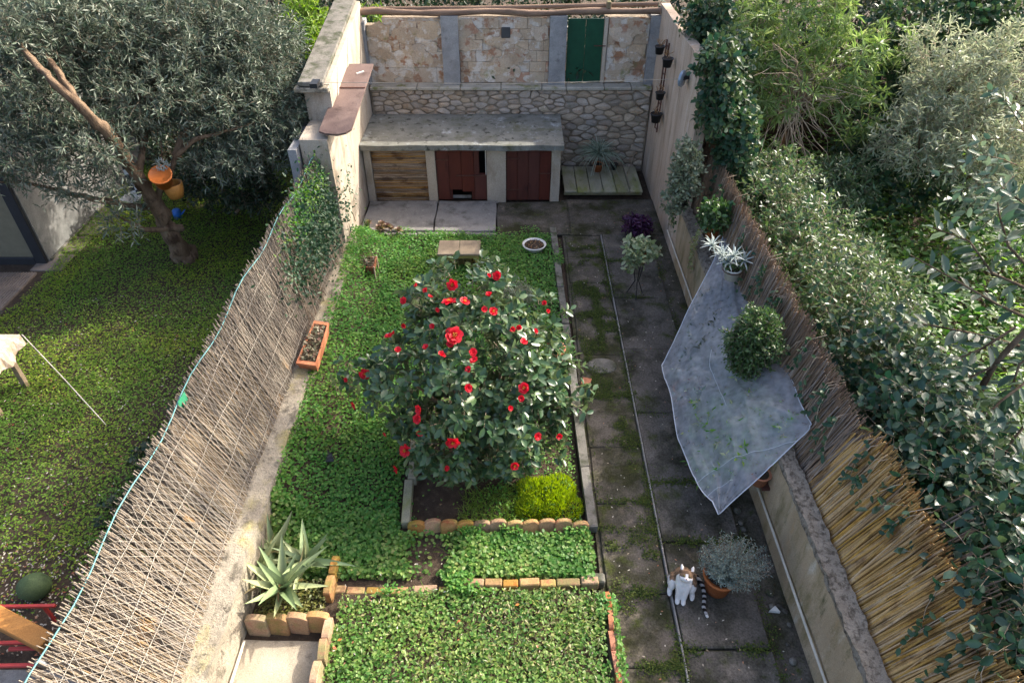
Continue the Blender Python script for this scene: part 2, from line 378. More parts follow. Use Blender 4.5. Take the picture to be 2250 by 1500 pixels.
m_reedy = surf('golden_reed', [(.34, .20, .07), (.50, .315, .12)], 3, .7, .3, 60, blot=[((.20, .11, .04), 6, .50, .62), ((.46, .35, .21), 9, .60, .7)], stretch=(1, 1, .3), rand=.20)
m_reedg = surf('grey_reed', [(.18, .142, .10), (.285, .228, .16)], 3, .8, .3, 60, blot=[((.15, .125, .095), 1.1, .48, .66), ((.34, .20, .075), 3.2, .60, .70), ((.10, .082, .064), 7, .56, .70)], stretch=(1, 1, .5), rand=.30)
m_brush = surf('brown_brushwood', [(.17, .12, .085), (.30, .22, .155)], 4, .85, .3, 60, rand=.3, fine=.3)
m_reedb = surf('brown_reed', [(.18, .105, .05), (.36, .24, .125)], 6, .75, .3, 60, blot=[((.10, .055, .028), 9, .52, .60), ((.42, .32, .20), 7, .58, .66)], stretch=(.3, 1, 1), rand=.4)
m_mesh = plain('galvanised_wire', (.33, .30, .25), .5, .4, .3)
m_teal = plain('teal_wire', (.10, .26, .25), .5, .4)
m_terra = surf('terracotta', [(.36, .125, .055), (.46, .18, .085)], 8, .85, .25, 50, blot=[((.30, .20, .13), 6, .6, .72)], rand=.12)
m_terray = surf('mossy_terracotta', [(.30, .155, .065), (.40, .235, .11)], 7, .88, .6, 30, blot=[((.22, .185, .06), 4, .47, .62), ((.30, .11, .055), 8, .56, .68), ((.15, .12, .07), 12, .6, .7)], rand=.2, spec=.1)
m_orange = plain('orange_pot', (.60, .17, .035), .5)
m_wood = surf('weathered_wood', [(.20, .15, .095), (.31, .24, .16)], 6, .85, .4, 40, blot=[((.13, .13, .05), 4, .56, .7)], stretch=(1, .3, 1), rand=.15)
m_plank = surf('mossy_plank', [(.22, .20, .13), (.34, .32, .22)], 5, .88, .4, 40, blot=[((.19, .20, .06), 4, .5, .66), ((.12, .11, .08), 6, .6, .7)], stretch=(1, .4, 1), rand=.14)
m_oran = surf('stained_wood', [(.33, .15, .045), (.44, .22, .075)], 6, .6, .3, 40, stretch=(.4, 1, 1), rand=.1)
m_bark = surf('olive_bark', [(.12, .078, .048), (.235, .165, .105)], 9, .92, 1.0, 22, blot=[((.06, .036, .022), 7, .50, .62), ((.26, .225, .16), 8, .60, .70)], stretch=(1, 1, .35), bdist=.04)
m_twig = surf('twig', [(.16, .12, .085), (.29, .23, .165)], 8, .85, .2, 40)
m_twigp = surf('pale_twig', [(.36, .27, .18), (.50, .40, .29)], 8, .85, .2, 40)
m_black = plain('black_plastic', (.016, .017, .019), .5)
m_white = plain('white_glaze', (.66, .64, .58), .35)
m_blue = plain('blue_plastic', (.03, .16, .55), .4)
m_discb = plain('blue_grey_metal', (.30, .37, .45), .35, .5, .2)
m_metal = plain('grey_metal', (.20, .205, .21), .45, .5, .4)
m_pipe = plain('cream_pipe', (.55, .50, .40), .5)
m_house = surf('grey_render', [(.17, .17, .16), (.26, .255, .24)], 3, .9, .3, 25, blot=[((.12, .12, .115), 4, .54, .7)])
m_frame = plain('dark_frame', (.018, .019, .022), .65)
m_redf = plain('red_paint', (.42, .045, .035), .45)

L_cam = leafmat('camellia_leaf', [(.030, .070, .030), (.046, .098, .042), (.075, .13, .052), (.034, .078, .034), (.12, .17, .066)], .18, .30, .5, back=(.12, .16, .07))
L_clov = leafmat('ground_cover_leaf', [(.045, .165, .03), (.075, .23, .042), (.12, .29, .055), (.17, .31, .07), (.06, .19, .035)], .42, .5, .35, patch=((1.3, 1.05, .9), 1.1))
L_clovf = leafmat('clover_leaf', [(.07, .17, .03), (.12, .25, .045), (.20, .32, .075), (.28, .36, .10), (.085, .21, .035), (.32, .32, .11)], .42, .5, .35, patch=((.5, .72, .6), 1.5))
L_lawn = leafmat('lawn_leaf', [(.07, .18, .024), (.12, .25, .034), (.19, .32, .05), (.09, .20, .03), (.27, .33, .085)], .42, .55, .3, patch=((1.35, 1.1, .8), .9))
L_grass = leafmat('bright_grass', [(.09, .18, .025), (.15, .25, .04), (.21, .29, .06), (.12, .22, .03)], .4, .5, .3)
L_olive = leafmat('olive_leaf', [(.034, .060, .036), (.055, .088, .052), (.10, .135, .085), (.040, .070, .043), (.20, .225, .165)], .15, .42, .4, back=(.15, .175, .13))
L_pale = leafmat('silver_shrub_leaf', [(.13, .17, .09), (.23, .27, .16), (.42, .43, .30), (.17, .22, .12)], .28, .45, .4, back=(.33, .36, .24))
L_ivy = leafmat('ivy_leaf', [(.014, .048, .024), (.026, .070, .034), (.050, .10, .045), (.018, .056, .028), (.09, .14, .06)], .2, .43, .33, back=(.08, .12, .05))
L_ole = leafmat('whorled_leaf', [(.11, .185, .05), (.17, .26, .075), (.25, .33, .12), (.13, .21, .06), (.33, .38, .16)], .32, .40, .4)
L_big = leafmat('broad_leaf', [(.045, .090, .055), (.075, .125, .08), (.12, .17, .115), (.055, .10, .07)], .22, .36, .45, back=(.12, .165, .11))
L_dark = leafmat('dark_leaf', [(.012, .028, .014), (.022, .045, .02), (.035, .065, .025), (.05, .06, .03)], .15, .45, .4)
L_box = leafmat('box_leaf', [(.03, .07, .02), (.055, .11, .03), (.09, .15, .045), (.04, .085, .025)], .2, .4, .5)
L_silver = leafmat('silver_leaf', [(.22, .27, .25), (.32, .37, .35), (.42, .46, .45), (.26, .32, .29)], .15, .6, .3)
L_rose = leafmat('rosemary_leaf', [(.13, .18, .155), (.20, .26, .22), (.28, .33, .29), (.16, .22, .18)], .12, .6, .3)
L_vari = leafmat('variegated_leaf', [(.16, .22, .10), (.28, .33, .17), (.40, .42, .26), (.12, .20, .09)], .25, .5, .4)
L_purp = leafmat('purple_leaf', [(.035, .008, .035), (.065, .016, .06), (.10, .03, .09)], .15, .4, .4)
L_yel = leafmat('stonecrop_leaf', [(.20, .30, .012), (.28, .38, .02), (.36, .44, .04), (.15, .24, .012)], .4, .5, .3)
L_spid = leafmat('spider_leaf', [(.20, .27, .18), (.32, .38, .28), (.50, .54, .42), (.15, .22, .14)], .2, .45, .4)
L_agave = leafmat('agave_leaf', [(.15, .22, .10), (.23, .30, .14), (.34, .37, .18), (.19, .26, .12)], .08, .45, .4)
L_dry = leafmat('dry_leaf', [(.28, .15, .07), (.36, .24, .13), (.20, .10, .05), (.42, .33, .2)], .2, .7, .2)
L_petal = leafmat('camellia_petal', [(.50, .008, .02), (.62, .015, .03), (.56, .03, .045)], .25, .5, .3)
L_fallen = leafmat('fallen_bits', [(.45, .42, .33), (.55, .5, .42), (.30, .22, .14), (.38, .12, .06)], .1, .7, .2)
m_stamen = plain('stamen', (.65, .42, .05), .6)

# ================================================================== SETTING: ground, beds, path
MB().add([(-40, -6, -.03), (40, -6, -.03), (40, 60, -.03), (-40, 60, -.03)], [(0, 1, 2, 3)]).build('ground', m_soil, kind='structure')
def sheet(name, x0, x1, y0, y1, z, mat, step=.25, amp=.02):
    nx, ny = int((x1-x0)/step)+1, int((y1-y0)/step)+1
    X, Y = np.meshgrid(np.linspace(x0, x1, nx), np.linspace(y0, y1, ny))
    Z = z+amp*vn(X, Y, 2.1)+amp*.5*vn(X, Y, 7)+(BANK(X, Y)*.9 if name == 'garden_soil' else 0)
    V = np.stack([X, Y, Z], -1).reshape(-1, 3); i = np.arange((nx-1)*(ny-1)); r, c = i//(nx-1), i % (nx-1); a = r*nx+c
    return link(name, arr_mesh(name, V, np.stack([a, a+1, a+nx+1, a+nx], 1), mat, True), kind='structure')
sheet('garden_soil', -2.46, .74, 1.2, 10.18, 0, m_soil, .12)
sheet('lawn_soil', -22, -2.64, -2, 14.5, -.01, m_soil, .5)
sheet('wild_garden_soil', 2.86, 22, -2, 16, -.01, m_soil, .5)
# terrace behind the back wall
bk = MB(); bk.box(-40, 40, 13.02, 60, -.02, 1.60); bk.build('terrace_ground', m_soil, kind='structure')

path = thing('path', None, None, (1.5, 6, 0)); path['kind'] = 'structure'
def slab(x0, x1, y0, y1, z0, z1, mat, parent, name='slab', jit=.008, bev=.008, wig=3):
    g = .003
    p = []
    cs = [(x0+g, y0+g), (x1-g, y0+g), (x1-g, y1-g), (x0+g, y1-g)]
    for k in range(4):
        a, b = cs[k], cs[(k+1) % 4]
        for t in range(wig):
            f = t/wig; p.append((a[0]+(b[0]-a[0])*f+RN.uniform(-jit, jit), a[1]+(b[1]-a[1])*f+RN.uniform(-jit, jit)))
    m = MB().prism(p, z0, z1, bev, .003)
    return m.build(name, mat, parent, loc=((x0+x1)/2, (y0+y1)/2, z1))
MB().box(.86, 2.6, 1.2, 11.42, -.025, .006).build('path_bed', m_path2, path)
ly = [1.2, 2.1, 2.8, 3.5, 4.24, 4.55, 5.35, 6.2, 7.0, 7.9, 8.7, 9.45, 10.12]
for a, b in zip(ly, ly[1:]): slab(.90, 1.49, a, b, 0, .028+RN.uniform(-.004, .006), m_path2, path)
ry = [1.2, 2.0, 2.95, 4.07, 4.82, 5.9, 7.1, 8.3, 9.3, 10.12]
for a, b in zip(ry, ry[1:]):
    if abs(a-2.95) < .01:       # the slab by the cat is broken
        MB().prism([(1.53, 2.97), (2.30, 2.97), (2.31, 3.80), (1.96, 3.62), (1.80, 3.84), (1.66, 4.05), (1.53, 4.05)], 0, .05, .012, .003).build('slab', m_path, path, loc=(1.9, 3.4, .05))
        MB().prism([(2.0, 3.74), (2.31, 3.88), (2.31, 4.05), (1.9, 4.05), (1.88, 3.9)], 0, .045, .012, .003).build('slab', m_path, path, loc=(2.1, 3.95, .05))
    else: slab(1.52, 2.32, a, b, 0, .046+RN.uniform(-.005, .005), m_path, path)
MB().box(1.500, 1.518, 1.2, 10.1, 0, .058, .004).build('joint_strip', m_pale, path)
# far yard
slab(-.26, 1.0, 10.15, 11.33, 0, .03, m_path2, path, jit=.03); slab(1.0, 2.58, 10.15, 11.42, 0, .026, m_path2, path, jit=.02)
for x0, x1 in ((-2.6, -1.36), (-1.34, -.28)): slab(x0, x1, 10.24, 11.31, 0, .06, m_pale, path, jit=.014)
for k in range(9):
    x = -2.3+.225*k; slab(x, x+.22, 10.11, 10.22, 0, .05, m_pale, path, name='border_stone', jit=.02, bev=.02)
# drain channel along the wall, with rubble
for k in range(9):
    y = 1.4+k*1.0; slab(2.36, 2.58, y, y+.98, 0, .012, m_path2, path, name='channel_slab', jit=.01)
patio = thing('patio', None, None, (-2, 2.4, 0)); patio['kind'] = 'structure'
slab(-2.40, -1.70, 1.2, 3.06, 0, .03, surf('warm_concrete', [(.27, .23, .165), (.40, .345, .26)], 4, .9, .7, 35, blot=[((.18, .15, .11), 6, .55, .66), ((.46, .42, .35), 20, .66, .72)]), patio, jit=.02)

# moss in the joints, small weeds
def strip_pts(segs, n, wd):
    out = []
    for (x0, y0, x1, y1) in segs:
        t = NR.random(n); q = np.column_stack([x0+(x1-x0)*t, y0+(y1-y0)*t])+NR.normal(size=(n, 2))*wd; out.append(q)
    q = np.concatenate(out); return q[NR.random(len(q)) < np.clip(vn(q[:, 0], q[:, 1], 3.2)*2.6-.95, 0, 1)]
mj = strip_pts([(1.49, 2, 1.49, 10)]*6+[(.92, 4.4, .92, 10)]*2+[(.9, y, 1.5, y) for y in ly[2:-1]]+[(1.5, y, 2.3, y) for y in ry[2:-1]]+[(2.34, 2, 2.34, 10)]*3+[(1.2, 5.2, 1.25, 8.8)]*5, 900, .035)
mp_ = in_poly(7000, [(.93, 3.2), (1.5, 3.2), (1.5, 9.8), (.93, 9.8)], lambda x, y: np.clip((vn(x, y, 3.7)*.6+vn(x, y, 9)*.4-.56)*5, 0, 1)); mj = np.concatenate([mj, mp_])
P = np.column_stack([mj, .03+.03*NR.random(len(mj))]); a = NR.random(len(mj))*6.28
leaves('moss', P, np.column_stack([np.cos(a), np.sin(a), .4+0*a]), np.array([0, 0, 1.])+rnd3(len(P))*.6, NR.uniform(.012, .028, len(P)), NR.uniform(.01, .02, len(P)), leafmat('moss_leaf', [(.030, .055, .010), (.055, .085, .014), (.09, .11, .02), (.025, .045, .012)], .2, .7, .2))

# kerb and the beds' edgings
kerb = thing('kerb', 'low grey kerb of long stones between the lawn bed and the path', 'kerb', (.8, 7, 0))
ky = [4.2, 5.0, 5.9, 6.7, 7.6, 8.5, 9.35, 10.28]
for a, b in zip(ky, ky[1:]):
    xa, xb = .83-(a-4.2)*.022, .83-(b-4.2)*.022
    MB().prism([(xa-.05, a+.006), (xa+.05, a+.006), (xb+.05+RN.uniform(-.01, .01), b-.006), (xb-.05, b-.006)], 0, .10+RN.uniform(-.01, .012), .012, .004).build('kerbstone', m_kerb, kerb, loc=((xa+xb)/2, (a+b)/2, .1))
bb = thing('bed_border', 'mossy stone border on the left side of the camellia bed', 'border', (-1.1, 4.7, 0))
for a, b in ((4.25, 4.8), (4.81, 5.4)):
    MB().prism([(-1.14, a), (-1.05, a), (-1.08, b), (-1.17, b)], 0, .13, .012, .004).build('border_stone', m_plank, bb, loc=(-1.1, a, .13))
def tile_mesh(name, wd, ht, th, mat, round_top=.5):
    n = 8; pr = [(-wd/2, 0)]
    for k in range(n+1):
        an = math.pi*(1-k/n); pr.append((math.cos(an)*wd/2, ht-wd*round_top*.5+math.sin(an)*wd*round_top*.5))
    pr.append((wd/2, 0)); m = len(pr); vs = []
    for s, f in ((-th/2, 1), (-th/2-.006, .86), (th/2, 1)):
        vs += [(x*f, s, z*(1 if f == 1 else .96)) for x, z in pr]
    fs = [tuple(range(m, 2*m))]+[(k, m+k, m+(k+1) % m, (k+1) % m)[::-1] for k in range(m)]+[(k, (k+1) % m, 2*m+(k+1) % m, 2*m+k)[::-1] for k in range(m)]+[tuple(range(2*m, 3*m))[::-1]]
    q = MB(); q.add(vs, fs); return q.mesh(name, mat)
t1 = tile_mesh('tile', .178, .165, .045, m_terray, .55)
ed = thing('tile_edging', 'row of scalloped mossy terracotta edging tiles along the front of the camellia bed', 'edging', (-.1, 4.2, 0))
for k in range(11):
    place('tile', t1, ed, (-.98+k*.168, 4.20+.012*math.sin(k*1.7), RN.uniform(-.012, .008)), (rad(-14+RN.uniform(-5, 5)), 0, rad(9+RN.uniform(-6, 6))))
ed2 = thing('brick_edging', 'straight row of mossy flat bricks across the lawn below the scalloped tiles', 'edging', (-.3, 3.6, 0))
x = -1.75
while x < .70:
    wv = RN.uniform(.15, .24); hid = x < -.55
    MB().box(-wv/2+.004, wv/2-.004, -.04, .04, 0, .02 if hid else .115, .01).build('brick', m_terray, ed2, loc=(0, 0, 0)).location = Vector((x+wv/2, 3.56+RN.uniform(-.012, .012)+.03*(x+1)/2, RN.uniform(-.01, .01)))-ed2.location
    ed2.children[-1].rotation_euler = (0, rad(RN.uniform(-3, 3)), rad(RN.uniform(-4, 4))); x += wv
MB().box(-.09, .09, -.05, .05, 0, .12, .012).build('end_stone', m_kerb, ed2, loc=(0, 0, 0)).location = Vector((.80, 3.62, 0))-ed2.location
t2 = tile_mesh('tile', .19, .16, .04, m_terra, .5)
ed3 = thing('tile_edging', 'red terracotta edging tiles along the path side of the front lawn bed', 'edging', (.9, 3, 0))
for k in range(8): place('tile', t2, ed3, (.90+.012*(k % 2), 3.40-k*.186, -.045+RN.uniform(-.01, .01)), (rad(RN.uniform(-6, 6)), rad(RN.uniform(-3, 3)), rad(90+RN.uniform(-6, 6))))
t3 = tile_mesh('tile', .20, .24, .06, m_terray, .35)
ed4 = thing('tile_edging', 'tall orange scalloped tiles around the agave bed by the patio', 'edging', (-1.9, 3.1, 0))
for k in range(4): place('tile', t3, ed4, (-2.29+k*.178, 3.13+.01*k, .0), (rad(-6), rad(RN.uniform(-2, 2)), rad(-5+RN.uniform(-3, 3))))
for k in range(7): place('tile', t3, ed4, (-1.655+.01*(k % 2), 3.08-k*.195, -.02), (rad(RN.uniform(-4, 4)), 0, rad(92+RN.uniform(-4, 4))))
for k in range(2): place('tile', t3, ed4, (-1.72, 3.52+k*.21, -.05), (rad(RN.uniform(-5, 5)), 0, rad(88)))

# ================================================================== WALLS
# back: rubble retaining wall with a ledge, block wall on top
BY = 12.7
sw = thing('stone_wall', 'rubble stone retaining wall at the far end of the garden with a rendered ledge on top', 'wall', (0, BY, 0))
rough_box(-2.62, 2.58, BY, 13.0, -.02, 1.60, .25, .012, 'mortar', m_mort, sw)
def clip(poly, a, b):
    """the part of poly nearer to a than to b"""
    mx, mz = (a[0]+b[0])/2, (a[1]+b[1])/2; nx, nz = b[0]-a[0], b[1]-a[1]; out = []
    for i in range(len(poly)):
        p, q = poly[i], poly[(i+1) % len(poly)]; dp = (p[0]-mx)*nx+(p[1]-mz)*nz; dq = (q[0]-mx)*nx+(q[1]-mz)*nz
        if dp <= 0: out.append(p)
        if dp*dq < 0: t = dp/(dp-dq); out.append((p[0]+(q[0]-p[0])*t, p[1]+(q[1]-p[1])*t))
    return out
AN = 2.1                       # stones are laid flat: cells are stretched along the wall
sites = []
for _ in range(9000):
    p = (RN.uniform(-2.58, 2.56)/AN, RN.uniform(.03, 1.59))
    if p[0]*AN < .82 and p[1] < 1.04: continue
    big = .082 if p[0]*AN < .9 else .098
    if all((p[0]-q[0])**2+(p[1]-q[1])**2 > (big*RN.uniform(.62, 1.5))**2 for q in sites): sites.append(p)
sites = sites[:300]
for p in sites:
    x0 = .84/AN if (p[1] < 1.06 and p[0]*AN > .8) else -2.6/AN; z0 = 1.08 if p[0]*AN < .8 else .02
    poly = [(x0, z0), (2.575/AN, z0), (2.575/AN, 1.598), (x0, 1.598)]
    for q in sorted(sites, key=lambda q: (p[0]-q[0])**2+(p[1]-q[1])**2)[1:16]: poly = clip(poly, p, q)
    if len(poly) < 3: continue
    poly = [(x*AN, z) for x, z in poly]; cx = sum(v[0] for v in poly)/len(poly); cz = sum(v[1] for v in poly)/len(poly)
    sm = []
    for i in range(len(poly)):
        a, b = poly[i], poly[(i+1) % len(poly)]; sm += [(a[0]*.76+b[0]*.24, a[1]*.76+b[1]*.24), (a[0]*.24+b[0]*.76, a[1]*.24+b[1]*.76)]
    gapf = RN.uniform(.84, .97); sm = [(cx+(x-cx)*gapf, cz+(z-cz)*gapf) for x, z in sm]; n = len(sm); dep = RN.uniform(.022, .05); til = RN.uniform(-.12, .12)
    vs = [(x, BY+.02, z) for x, z in sm]+[(cx+(x-cx)*.90, BY-dep*.7+til*(x-cx), cz+(z-cz)*.90) for x, z in sm]+[(cx+(x-cx)*.35, BY-dep+til*(x-cx)*.4+RN.uniform(-.006, .006), cz+(z-cz)*.35) for x, z in sm[::2]]
    h2 = n//2
    fs = [(k, (k+1) % n, n+(k+1) % n, n+k) for k in range(n)]+[(n+2*k, n+2*k+1, 2*n+k) for k in range(h2)]+[(n+2*k+1, n+(2*k+2) % n, 2*n+(k+1) % h2, 2*n+k) for k in range(h2)]+[tuple(range(2*n, 2*n+h2))]
    m = MB(); m.add(vs, fs, False); m.build('stone', m_stone, sw, loc=(cx, BY, cz))
m_ledge = surf('pale_ledge', [(.30, .275, .225), (.44, .405, .335)], 4, .9, .6, 30, blot=[((.17, .17, .07), 5, .54, .66), ((.16, .15, .13), 8, .58, .70)], spec=.1)
# ledge slabs
led = [-2.62, -1.75, -.95, -.2, .55, 1.0, 1.7, 2.2, 2.58]
for a, b in zip(led, led[1:]):
    MB().box(a+.004, b-.004, BY-.075+RN.uniform(-.012, .012), 13.02, 1.602, 1.665+RN.uniform(-.006, .008), .014).build('ledge_slab', m_ledge, sw, loc=((a+b)/2, BY, 1.63))
# upper block wall
UY = 12.86
bw = thing('block_wall', 'peeling tan block wall with grey pillars above the rubble wall', 'wall', (0, UY, 1.66))
for a, b, z0, z1 in ((-2.62, -2.30, 1.66, 2.66), (-2.30, -1.25, 1.66, 2.78), (-.95, .67, 1.66, 2.80), (1.64, 2.45, 1.66, 2.80)):
    MB().box(a, b, UY+.03, UY+.2, z0, z1).build('backing', m_mort, bw)
for a, b in ((-2.78, -2.60), (-1.25, -.95), (.67, .97), (2.44, 2.60)):
    rough_box(a, b, UY-.10, UY+.22, 1.665, 2.84 if a > -2.7 else 2.74, .12, .006, 'pillar', m_pillar, bw)
def course(x0, x1, z0, z1, rows, bwid, holes=(), redp=.1):
    hgt = (z1-z0)/rows
    for r in range(rows):
        x = x0-(bwid*.5 if r % 2 else 0)
        while x < x1-.02:
            a, b = max(x, x0), min(x+bwid*RN.uniform(.9, 1.1), x1); zc = z0+r*hgt
            if b-a > .04 and not any(a < h[1] and b > h[0] and zc < h[3] and zc+hgt > h[2] for h in holes):
                dpt = RN.uniform(-.010, .012)
                MB().box(a+.002, b-.002, UY+dpt, UY+.05, zc+.002, zc+hgt-.002, .005).build('block', m_blockr if RN.random() < redp else m_block, bw, loc=((a+b)/2, UY, zc))
            x = b
course(-2.60, -1.25, 1.67, 2.50, 3, .58, (), .03); course(-2.30, -1.25, 2.505, 2.78, 1, .5, (), .03)
course(-.95, .67, 1.67, 2.80, 6, .27, (), .09)
course(1.71, 2.44, 1.67, 2.80, 5, .33, (), .12)
m_pl = surf('peeling_plaster', [(.40, .30, .205), (.54, .44, .325)], 4, .92, 1.0, 14, blot=[((.60, .55, .48), 4, .54, .61), ((.36, .20, .125), 5, .55, .61), ((.25, .235, .09), 2.5, .56, .68)], rand=.12, bdist=.03)
for (x0, x1, z0, z1, cnt) in ((-2.5, -1.3, 1.72, 2.66, 15), (-.9, .6, 1.72, 2.7, 15), (1.76, 2.38, 1.72, 2.7, 8)):
    for k in range(cnt):
        cx, cz, r = RN.uniform(x0, x1), RN.uniform(z0, z1), RN.uniform(.10, .26); n = 13; rs = [r*RN.uniform(.55, 1.1) for _ in range(n)]
        pts = [(min(x1+.04, max(x0-.08, cx+rs[i]*1.3*math.cos(6.283*i/n))), min(z1+.08, max(z0-.04, cz+rs[i]*.8*math.sin(6.283*i/n)))) for i in range(n)]; y = UY-.013-RN.uniform(0, .006)
        MB().add([(x, UY+.01, z) for x, z in pts]+[(x, y, z) for x, z in pts], [(i, (i+1) % n, n+(i+1) % n, n+i) for i in range(n)]+[tuple(range(n, 2*n))]).build('plaster_patch', m_pl, bw, loc=(cx, UY, cz))
MB().box(-.19, -.03, UY-.03, UY+.05, 2.46, 2.64, .01).build('vent_plate', plain('dark_vent', (.05, .053, .055), .6), bw)
MB().box(1.635, 1.70, UY-.03, UY+.1, 1.67, 2.80, .008).build('door_jamb', m_wallL, bw)
for a, b in ((.99, 1.305), (1.311, 1.625)): MB().box(a, b, UY-.012, UY+.02, 1.68, 2.78, .004).build('door_panel', m_green, bw)
MB().tube([(1.47, UY-.035, 2.33), (1.68, UY-.035, 2.33)], .009, 6).build('door_bolt', m_iron, bw)
bl = MB(); pts = [(-2.74+i*.38, UY-.02+.02*math.sin(i*2.1), 2.885+.018*math.sin(i*1.3)+(.04*max(0, i-10)/4)) for i in range(15)]
bl.tube(pts, [.052+.008*math.sin(i*1.9) for i in range(15)], 10, bump=.25)
props(bl.build('log', m_log), 'long barked log lying across the tops of the grey pillars', 'log')
MB().box(1.64, 1.72, UY-.06, UY+.05, 2.95, 3.06, .01).build('log_block', m_wood, bpy.data.objects['log'])
bl = MB().tube([(-2.72, UY+.12, 2.90), (-.5, UY+.13, 2.92), (2.55, UY+.12, 2.99)], .04, 8, bump=.3); props(bl.build('log', m_log), 'thinner log behind the long barked log on the block wall', 'log')

# side walls
wl = thing('plaster_wall', 'tall cream plaster wall with a sloping grey coping beside the left fence end', 'wall', (-2.8, 11, 0))
def slope_top(zt):
    def f(p, q):
        if p.z > zt-.3-1e-6: q = q.copy(); q.z += (p.y-9.9)/2.8*.40 if p.y > 9.88 else 0
        return q
    return f
rough_box(-3.02, -2.64, 9.95, 12.9, -.02, 2.62, .3, .012, 'masonry', m_wallL, wl, shape=slope_top(2.62))
rough_box(-3.00, -2.60, 9.22, 9.947, -.02, 2.10, .25, .014, 'masonry', m_wallL, wl)
cp = MB(); cp.beam((-2.87, 9.82, 2.665), (-2.87, 12.9, 3.10), .36, .07, .012)
cp.build('coping', m_kerb, wl)
MB().box(-3.12, -2.62, 9.80, 9.96, 2.55, 2.62, .012).build('ledge', m_lowL, wl)
for k, (y0, z0, y1, z1) in enumerate(((10.6, 2.66, 9.98, 1.9), (11.6, 2.8, 10.5, 1.75))):
    MB().beam((-2.655, y0, z0), (-2.625, y1, z1), .05, .07, .006).build('rib', m_wallL, wl)
rough_box(-3.15, -3.03, 9.1, 12.5, -.02, 2.0, .3, .015, 'pier', m_pillar, wl)

wr = thing('plaster_wall', 'tall peach plaster wall at the far right with black pots hanging on it', 'wall', (2.7, 11.2, 0))
rough_box(2.60, 2.75, 9.42, 12.9, -.02, 3.02, .3, .012, 'masonry', m_wallR, wr)
lw = thing('low_wall', 'low weathered wall carrying the grey reed fence', 'wall', (-2.53, 5.5, 0))
def wavy(p, q):
    if p.z > .45: q = q.copy(); q.z += .05*mnoise.noise(Vector((p.x*2, p.y*1.3, 3)))-.10*max(0, (p.y-6.5)/3); q.x += .03*mnoise.noise(Vector((1, p.y*1.1, 8)))
    return q
rough_box(-2.66, -2.42, 1.2, 9.215, -.02, .52, .1, .018, 'masonry', m_lowL, lw, freq=3.5, shape=wavy)
pp = MB().tube([(-2.385, 1.2, .13), (-2.385, 2.2, .10), (-2.39, 3.02, .07)], .014, 8); props(pp.build('pipe', m_pipe), 'cream pipe running along the foot of the low weathered wall by the patio', 'pipe')
rw = thing('low_wall', 'low ochre stained wall with a pebbly grey top under the brown reed fences', 'wall', (2.66, 5.5, 0))
rough_box(2.60, 2.75, 1.2, 9.415, -.02, .87, .12, .014, 'masonry', m_wallRlow, rw, freq=3)
rough_box(2.595, 2.765, 1.2, 9.41, .873, .93, .04, .020, 'coping', m_capR, rw, freq=11)
pp = MB().tube([(2.575, 1.2, .30), (2.572, 3, .285), (2.575, 5.2, .28), (2.575, 7, .27), (2.57, 9.9, .26)], .013, 8)
props(pp.build('pipe', m_pipe), 'thin cream pipe fixed along the low ochre wall', 'pipe')

# ================================================================== SHED against the rubble wall
sh = thing('shed', 'low shed with a concrete slab roof, oxblood plank doors and a reed panel', 'shed', (-.9, 11.9, 0))
SY = 11.36
rough_box(-2.63, .90, 11.22, 12.66, 1.06, 1.155, .1, .010, 'roof', m_roof, sh, freq=2)
for a, b in ((-2.62, -2.50), (-1.52, -1.36), (-.45, -.11), (.70, .86)):
    rough_box(a, b, SY, SY+.25, -.02, 1.06, .12, .006, 'pier', m_wallL, sh)
MB().box(.70, .85, SY+.25, 12.66, 0, 1.05).build('side_wall', m_wallL, sh)
MB().box(-2.5, .7, SY+.5, SY+.54, 0, 1.05).build('shade_sheet', plain('painted_interior_shade', (.02, .018, .016), .9), sh)  # near-black sheet paints the shade inside the shed behind its openings
for k in range(62):
    zz = .025+k*.0165
    t = MB(); n = 4; t.tube([(-2.49+i*.97/n, SY+.05+RN.uniform(-.008, .012), zz+RN.uniform(-.007, .007)) for i in range(n+1)], RN.uniform(.006, .0105), 5); t.build('reed', m_reedb, sh)
MB().box(-2.49, -1.53, SY+.075, SY+.09, .0, 1.04).build('reed_backing', m_brush, sh)
def door(x0, x1, nplank, hole=False, gap=False):
    d = MB().box(x0, x1, SY+.055, SY+.075, .03, 1.03).build('door', m_redp, sh, loc=((x0+x1)/2, SY+.05, .03))
    if hole:                                    # the backing stays out of the torn opening
        bpy.data.objects.remove(d); m = MB(); m.box(x0, x0+.27, SY+.055, SY+.075, .03, 1.03); m.box(x1-.28, x1, SY+.055, SY+.075, .03, .55); m.box(x0+.27, x1-.28, SY+.055, SY+.075, .25, 1.03); d = m.build('door', m_redp, sh, loc=((x0+x1)/2, SY+.05, .03))
    pw = (x1-x0)/nplank
    for k in range(nplank):
        a, b = x0+k*pw+.003, x0+(k+1)*pw-.003; zb, ztp = .03+RN.uniform(0, .01), 1.02
        if hole and 1 <= k <= 2: zb = .20+.04*(k % 2)
        if gap and k == nplank-1:
            MB().box(a, b, SY+.03, SY+.05, zb, .53, .004).build('plank', m_redp, d, loc=(a, SY+.03, zb)); b = a+(b-a)*.42; zb = .536
        MB().box(a, b, SY+.03, SY+.05, zb, ztp, .004).build('plank', m_redp, d, loc=(a, SY+.03, zb))
    return d
d1 = door(-1.355, -.455, 4, True, True)
MB().box(-.475, -.462, SY+.04, SY+.09, .53, 1.02).build('frame_edge', m_white, sh)
MB().tube([(-1.0, SY+.022, .52), (-.30, SY+.022, .52)], .012, 6).build('bar', m_iron, d1)
for z_ in (.82,): MB().box(-1.40, -1.12, SY+.018, SY+.028, z_-.012, z_+.012, .003).build('hinge', m_iron, d1)
